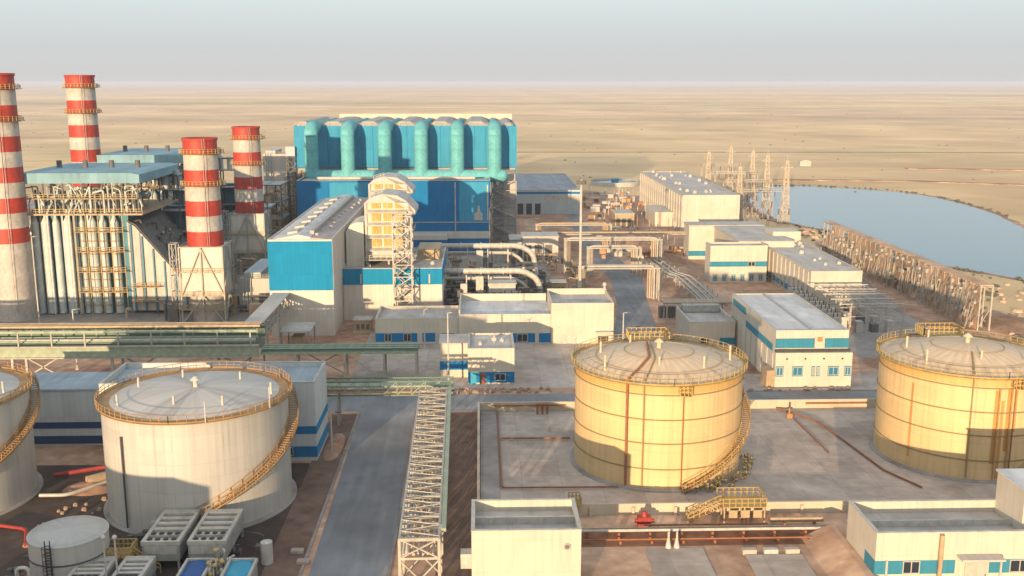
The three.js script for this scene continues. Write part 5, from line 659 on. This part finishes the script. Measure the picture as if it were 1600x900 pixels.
// ---------- switchyard ----------
{ const masts = [[130.5, -434, 27.2, 'nearest of the tall lattice masts by the lake'], [134.4, -478, 26.6, 'second lattice mast from the lake side corner'], [138.6, -520, 25.6, 'third lattice mast behind the far hall'], [137, -560, 25.4, 'farthest of the tall lattice masts'], [112, -440, 24, 'lattice mast nearest the right wall of the far hall'], [116, -520, 25, 'lattice mast behind the right corner of the far hall']];
  for (const [x, z, h, l] of masts) { const t = thing('lattice_mast', [x, 0, z], l, 'mast', 'switchyard masts'); part(t, 'lattice', lattice(x, z, 3.2, 1.0, 0, h, 9, 0.2), M.mast); part(t, 'cross_arm', [bar([x - 2.6, h - 3, z], [x + 2.6, h - 3, z], 0.24), bar([x - 2.6, h - 3, z], [x, h - 1, z], 0.16), bar([x + 2.6, h - 3, z], [x, h - 1, z], 0.16)], M.lsteel); part(t, 'tip', bar([x, h, z], [x, h + 2.4, z], 0.2), M.lsteel); }
  const gt = (x0, x1, z, h, label) => { const t = thing('gantry', [(x0 + x1) / 2, 0, z], label, 'gantry', 'switchyard gantries'); each(t, 'leg', [x0, x1].flatMap(x => [bar([x - 0.8, 0, z], [x, h, z], 0.24), bar([x + 0.8, 0, z], [x, h, z], 0.24)]), M.lsteel); const g = [bar([x0, h, z - 0.5], [x1, h, z - 0.5], 0.2), bar([x0, h - 1, z], [x1, h - 1, z], 0.2)]; for (let x = x0; x < x1; x += 1.5) g.push(bar([x, h, z - 0.5], [x + 0.75, h - 1, z], 0.1), bar([x + 0.75, h - 1, z], [x + 1.5, h, z - 0.5], 0.1)); part(t, 'beam', g, M.lsteel); for (let i = 1; i < 4; i++) { const x = x0 + (x1 - x0) * i / 4; part(t, 'insulator', cylY(x, z, 0.2, 0.2, h - 3.4, h - 1.1, 8), M.brown); part(t, 'wire', bar([x, h - 3.4, z], [x + 0.5, 5.6, z + 9], 0.06), M.dsteel); } };
  gt(113, 131, -456, 17, 'lattice gantry between the two nearest masts by the lake'); gt(115, 136, -500, 17, 'lattice gantry between the second and third masts by the lake'); gt(118, 138, -545, 17, 'lattice gantry before the farthest lattice mast'); gt(112, 130.5, -434, 15, 'nearest lattice gantry beside the far hall'); gt(114, 134.4, -478, 15, 'middle lattice gantry beside the far hall'); gt(116, 138.6, -520, 15, 'farthest lattice gantry beside the far hall');
  const ORD = ['leftmost', 'second from left', 'third from left', 'third from right', 'second from right', 'rightmost'], postLabel = i => `brown insulator on a steel post, ${ORD[i % 6]} in the ${['nearest', 'second nearest', 'third nearest', 'farthest'][Math.floor(i / 6)]} switchyard row`;
  let sp; for (let i = 0; i < 24; i++) { const x = 108.5 + (i % 6) * 4.4, z = -428 - Math.floor(i / 6) * 26; if (!sp) { sp = thing('insulator_post', [x, 0, z], postLabel(0), 'insulator', 'switchyard insulator posts'); part(sp, 'stand', [bar([x - 0.4, 0, z], [x - 0.25, 4.6, z], 0.2), bar([x + 0.4, 0, z], [x + 0.25, 4.6, z], 0.2), bar([x - 0.5, 4.6, z], [x + 0.5, 4.6, z], 0.24)], M.lsteel); part(sp, 'insulator', [cylY(x, z, 0.26, 0.2, 4.7, 7.6, 8)], M.brown); part(sp, 'cap', [cylY(x, z, 0.4, 0.4, 7.6, 7.85, 10)], M.coping); } else dup(sp, [(i % 6) * 4.4, 0, -Math.floor(i / 6) * 26], postLabel(i)); }
}
solo('far_shed', [bx(232, 240, 0, 3.4, -746, -740), profXY([[231.6, 3.4], [236, 4.6], [240.4, 3.4]], -746.4, -739.6)], M.coping, 'tiny white shed alone on the plain beyond the switchyard', 'shed');
// clarifier
{ const x = 80, z = -608, t = thing('clarifier', [x, 0, z], 'round blue settling basin with a radial bridge beyond the warehouse', 'settling basin'); part(t, 'rim', lathe([[14.4, 0], [14.4, 2.4], [13.8, 2.4], [13.8, 1.2]], x, z, 64), M.coping); part(t, 'water', new THREE.CircleGeometry(13.8, 48).rotateX(-Math.PI / 2).translate(x, 1.6, z).toNonIndexed(), mat(0.06, 0.14, 0.2, 0.15)); part(t, 'bridge', [bx(x - 14, x + 14, 2.5, 2.9, z - 0.7, z + 0.7), ...rails([[x - 14, 2.9, z + 0.7], [x + 14, 2.9, z + 0.7]], 1.1, 2, 0.07)], M.steel); part(t, 'hub', cylY(x, z, 2.2, 2.2, 0.4, 3.4, 24), M.accblue); }
// lamp masts and poles
function lampPole(x, z, h, label, heads = 1, r = 0.13) { const t = thing('lamp_pole', [x, 0, z], label, 'lamp post', 'lamp posts'); part(t, 'pole', cylY(x, z, r * 1.5, r, 0, h, 10), M.coping); part(t, 'arm', heads > 1 ? [torus(x, h - 0.6, z, 0.8, 0.1, 16)] : bar([x, h, z], [x + 1.2, h + 0.2, z], 0.14), M.coping); part(t, 'lamp_head', Array.from({ length: heads }, (_, i) => heads > 1 ? bx(x + Math.cos(i * 1.05) * 1 - 0.35, x + Math.cos(i * 1.05) * 1 + 0.35, h - 1.2, h - 0.2, z + Math.sin(i * 1.05) - 0.3, z + Math.sin(i * 1.05) + 0.3) : bx(x + 0.8, x + 1.7, h + 0.1, h + 0.3, z - 0.2, z + 0.2)), M.dsteel); part(t, 'footing', cylY(x, z, 0.4, 0.4, 0, 0.25, 10), M.conc); }
lampPole(26.8, -272, 34.5, 'very tall floodlight mast behind the control building', 6, 0.3); lampPole(-6.6, -196, 15.6, 'slim white pole left of the small guard block'); lampPole(-24.6, -160, 7.2, 'short white pole beside the right end of the white hall'); lampPole(32.4, -214, 8, 'short pole at the right of the control building, near one'); lampPole(32, -224, 9, 'short pole at the right of the control building, far one'); lampPole(-13.1, -229, 9, 'slim pole in front of the long control building'); lampPole(2.8, -330, 20, 'tall slim pole before the blue hall'); lampPole(-86, -213, 13, 'slim pole on the left between rack and boilers'); lampPole(52, -290, 9, 'slim pole between the plant road and the curved pipes'); lampPole(-100.5, -230, 26, 'slim white mast in front of the nearer boiler columns');
{ const g = []; for (let i = 0; i < 150; i++) { const x = i < 70 ? R(-9, 14) : i < 110 ? R(46, 74) : R(-62, -52), z = i < 70 ? R(-196, -192.6) : i < 110 ? R(-194, -192.8) : R(-158, -126), s = R(0.15, 0.55); g.push(metre(new THREE.IcosahedronGeometry(s, 0)).translate(x, s * 0.4, z)); } struct('rubble', g, M.verge, 'stuff'); }
// unseen blocks added outside the frame to shade the front left of the yard
{ const o = { x0: -74, x1: -57, z0: -66, z1: -80, h: 14.2 }; building('added_shade_block', 'tall unseen cream block added outside the bottom left of the view to cast shade', o); const q = { x0: -56.6, x1: -30, z0: -64, z1: -80, h: 9.6 }; building('added_shade_block', 'low unseen cream block added outside the bottom of the view to cast shade', q); }
renderer.render(scene, camera);
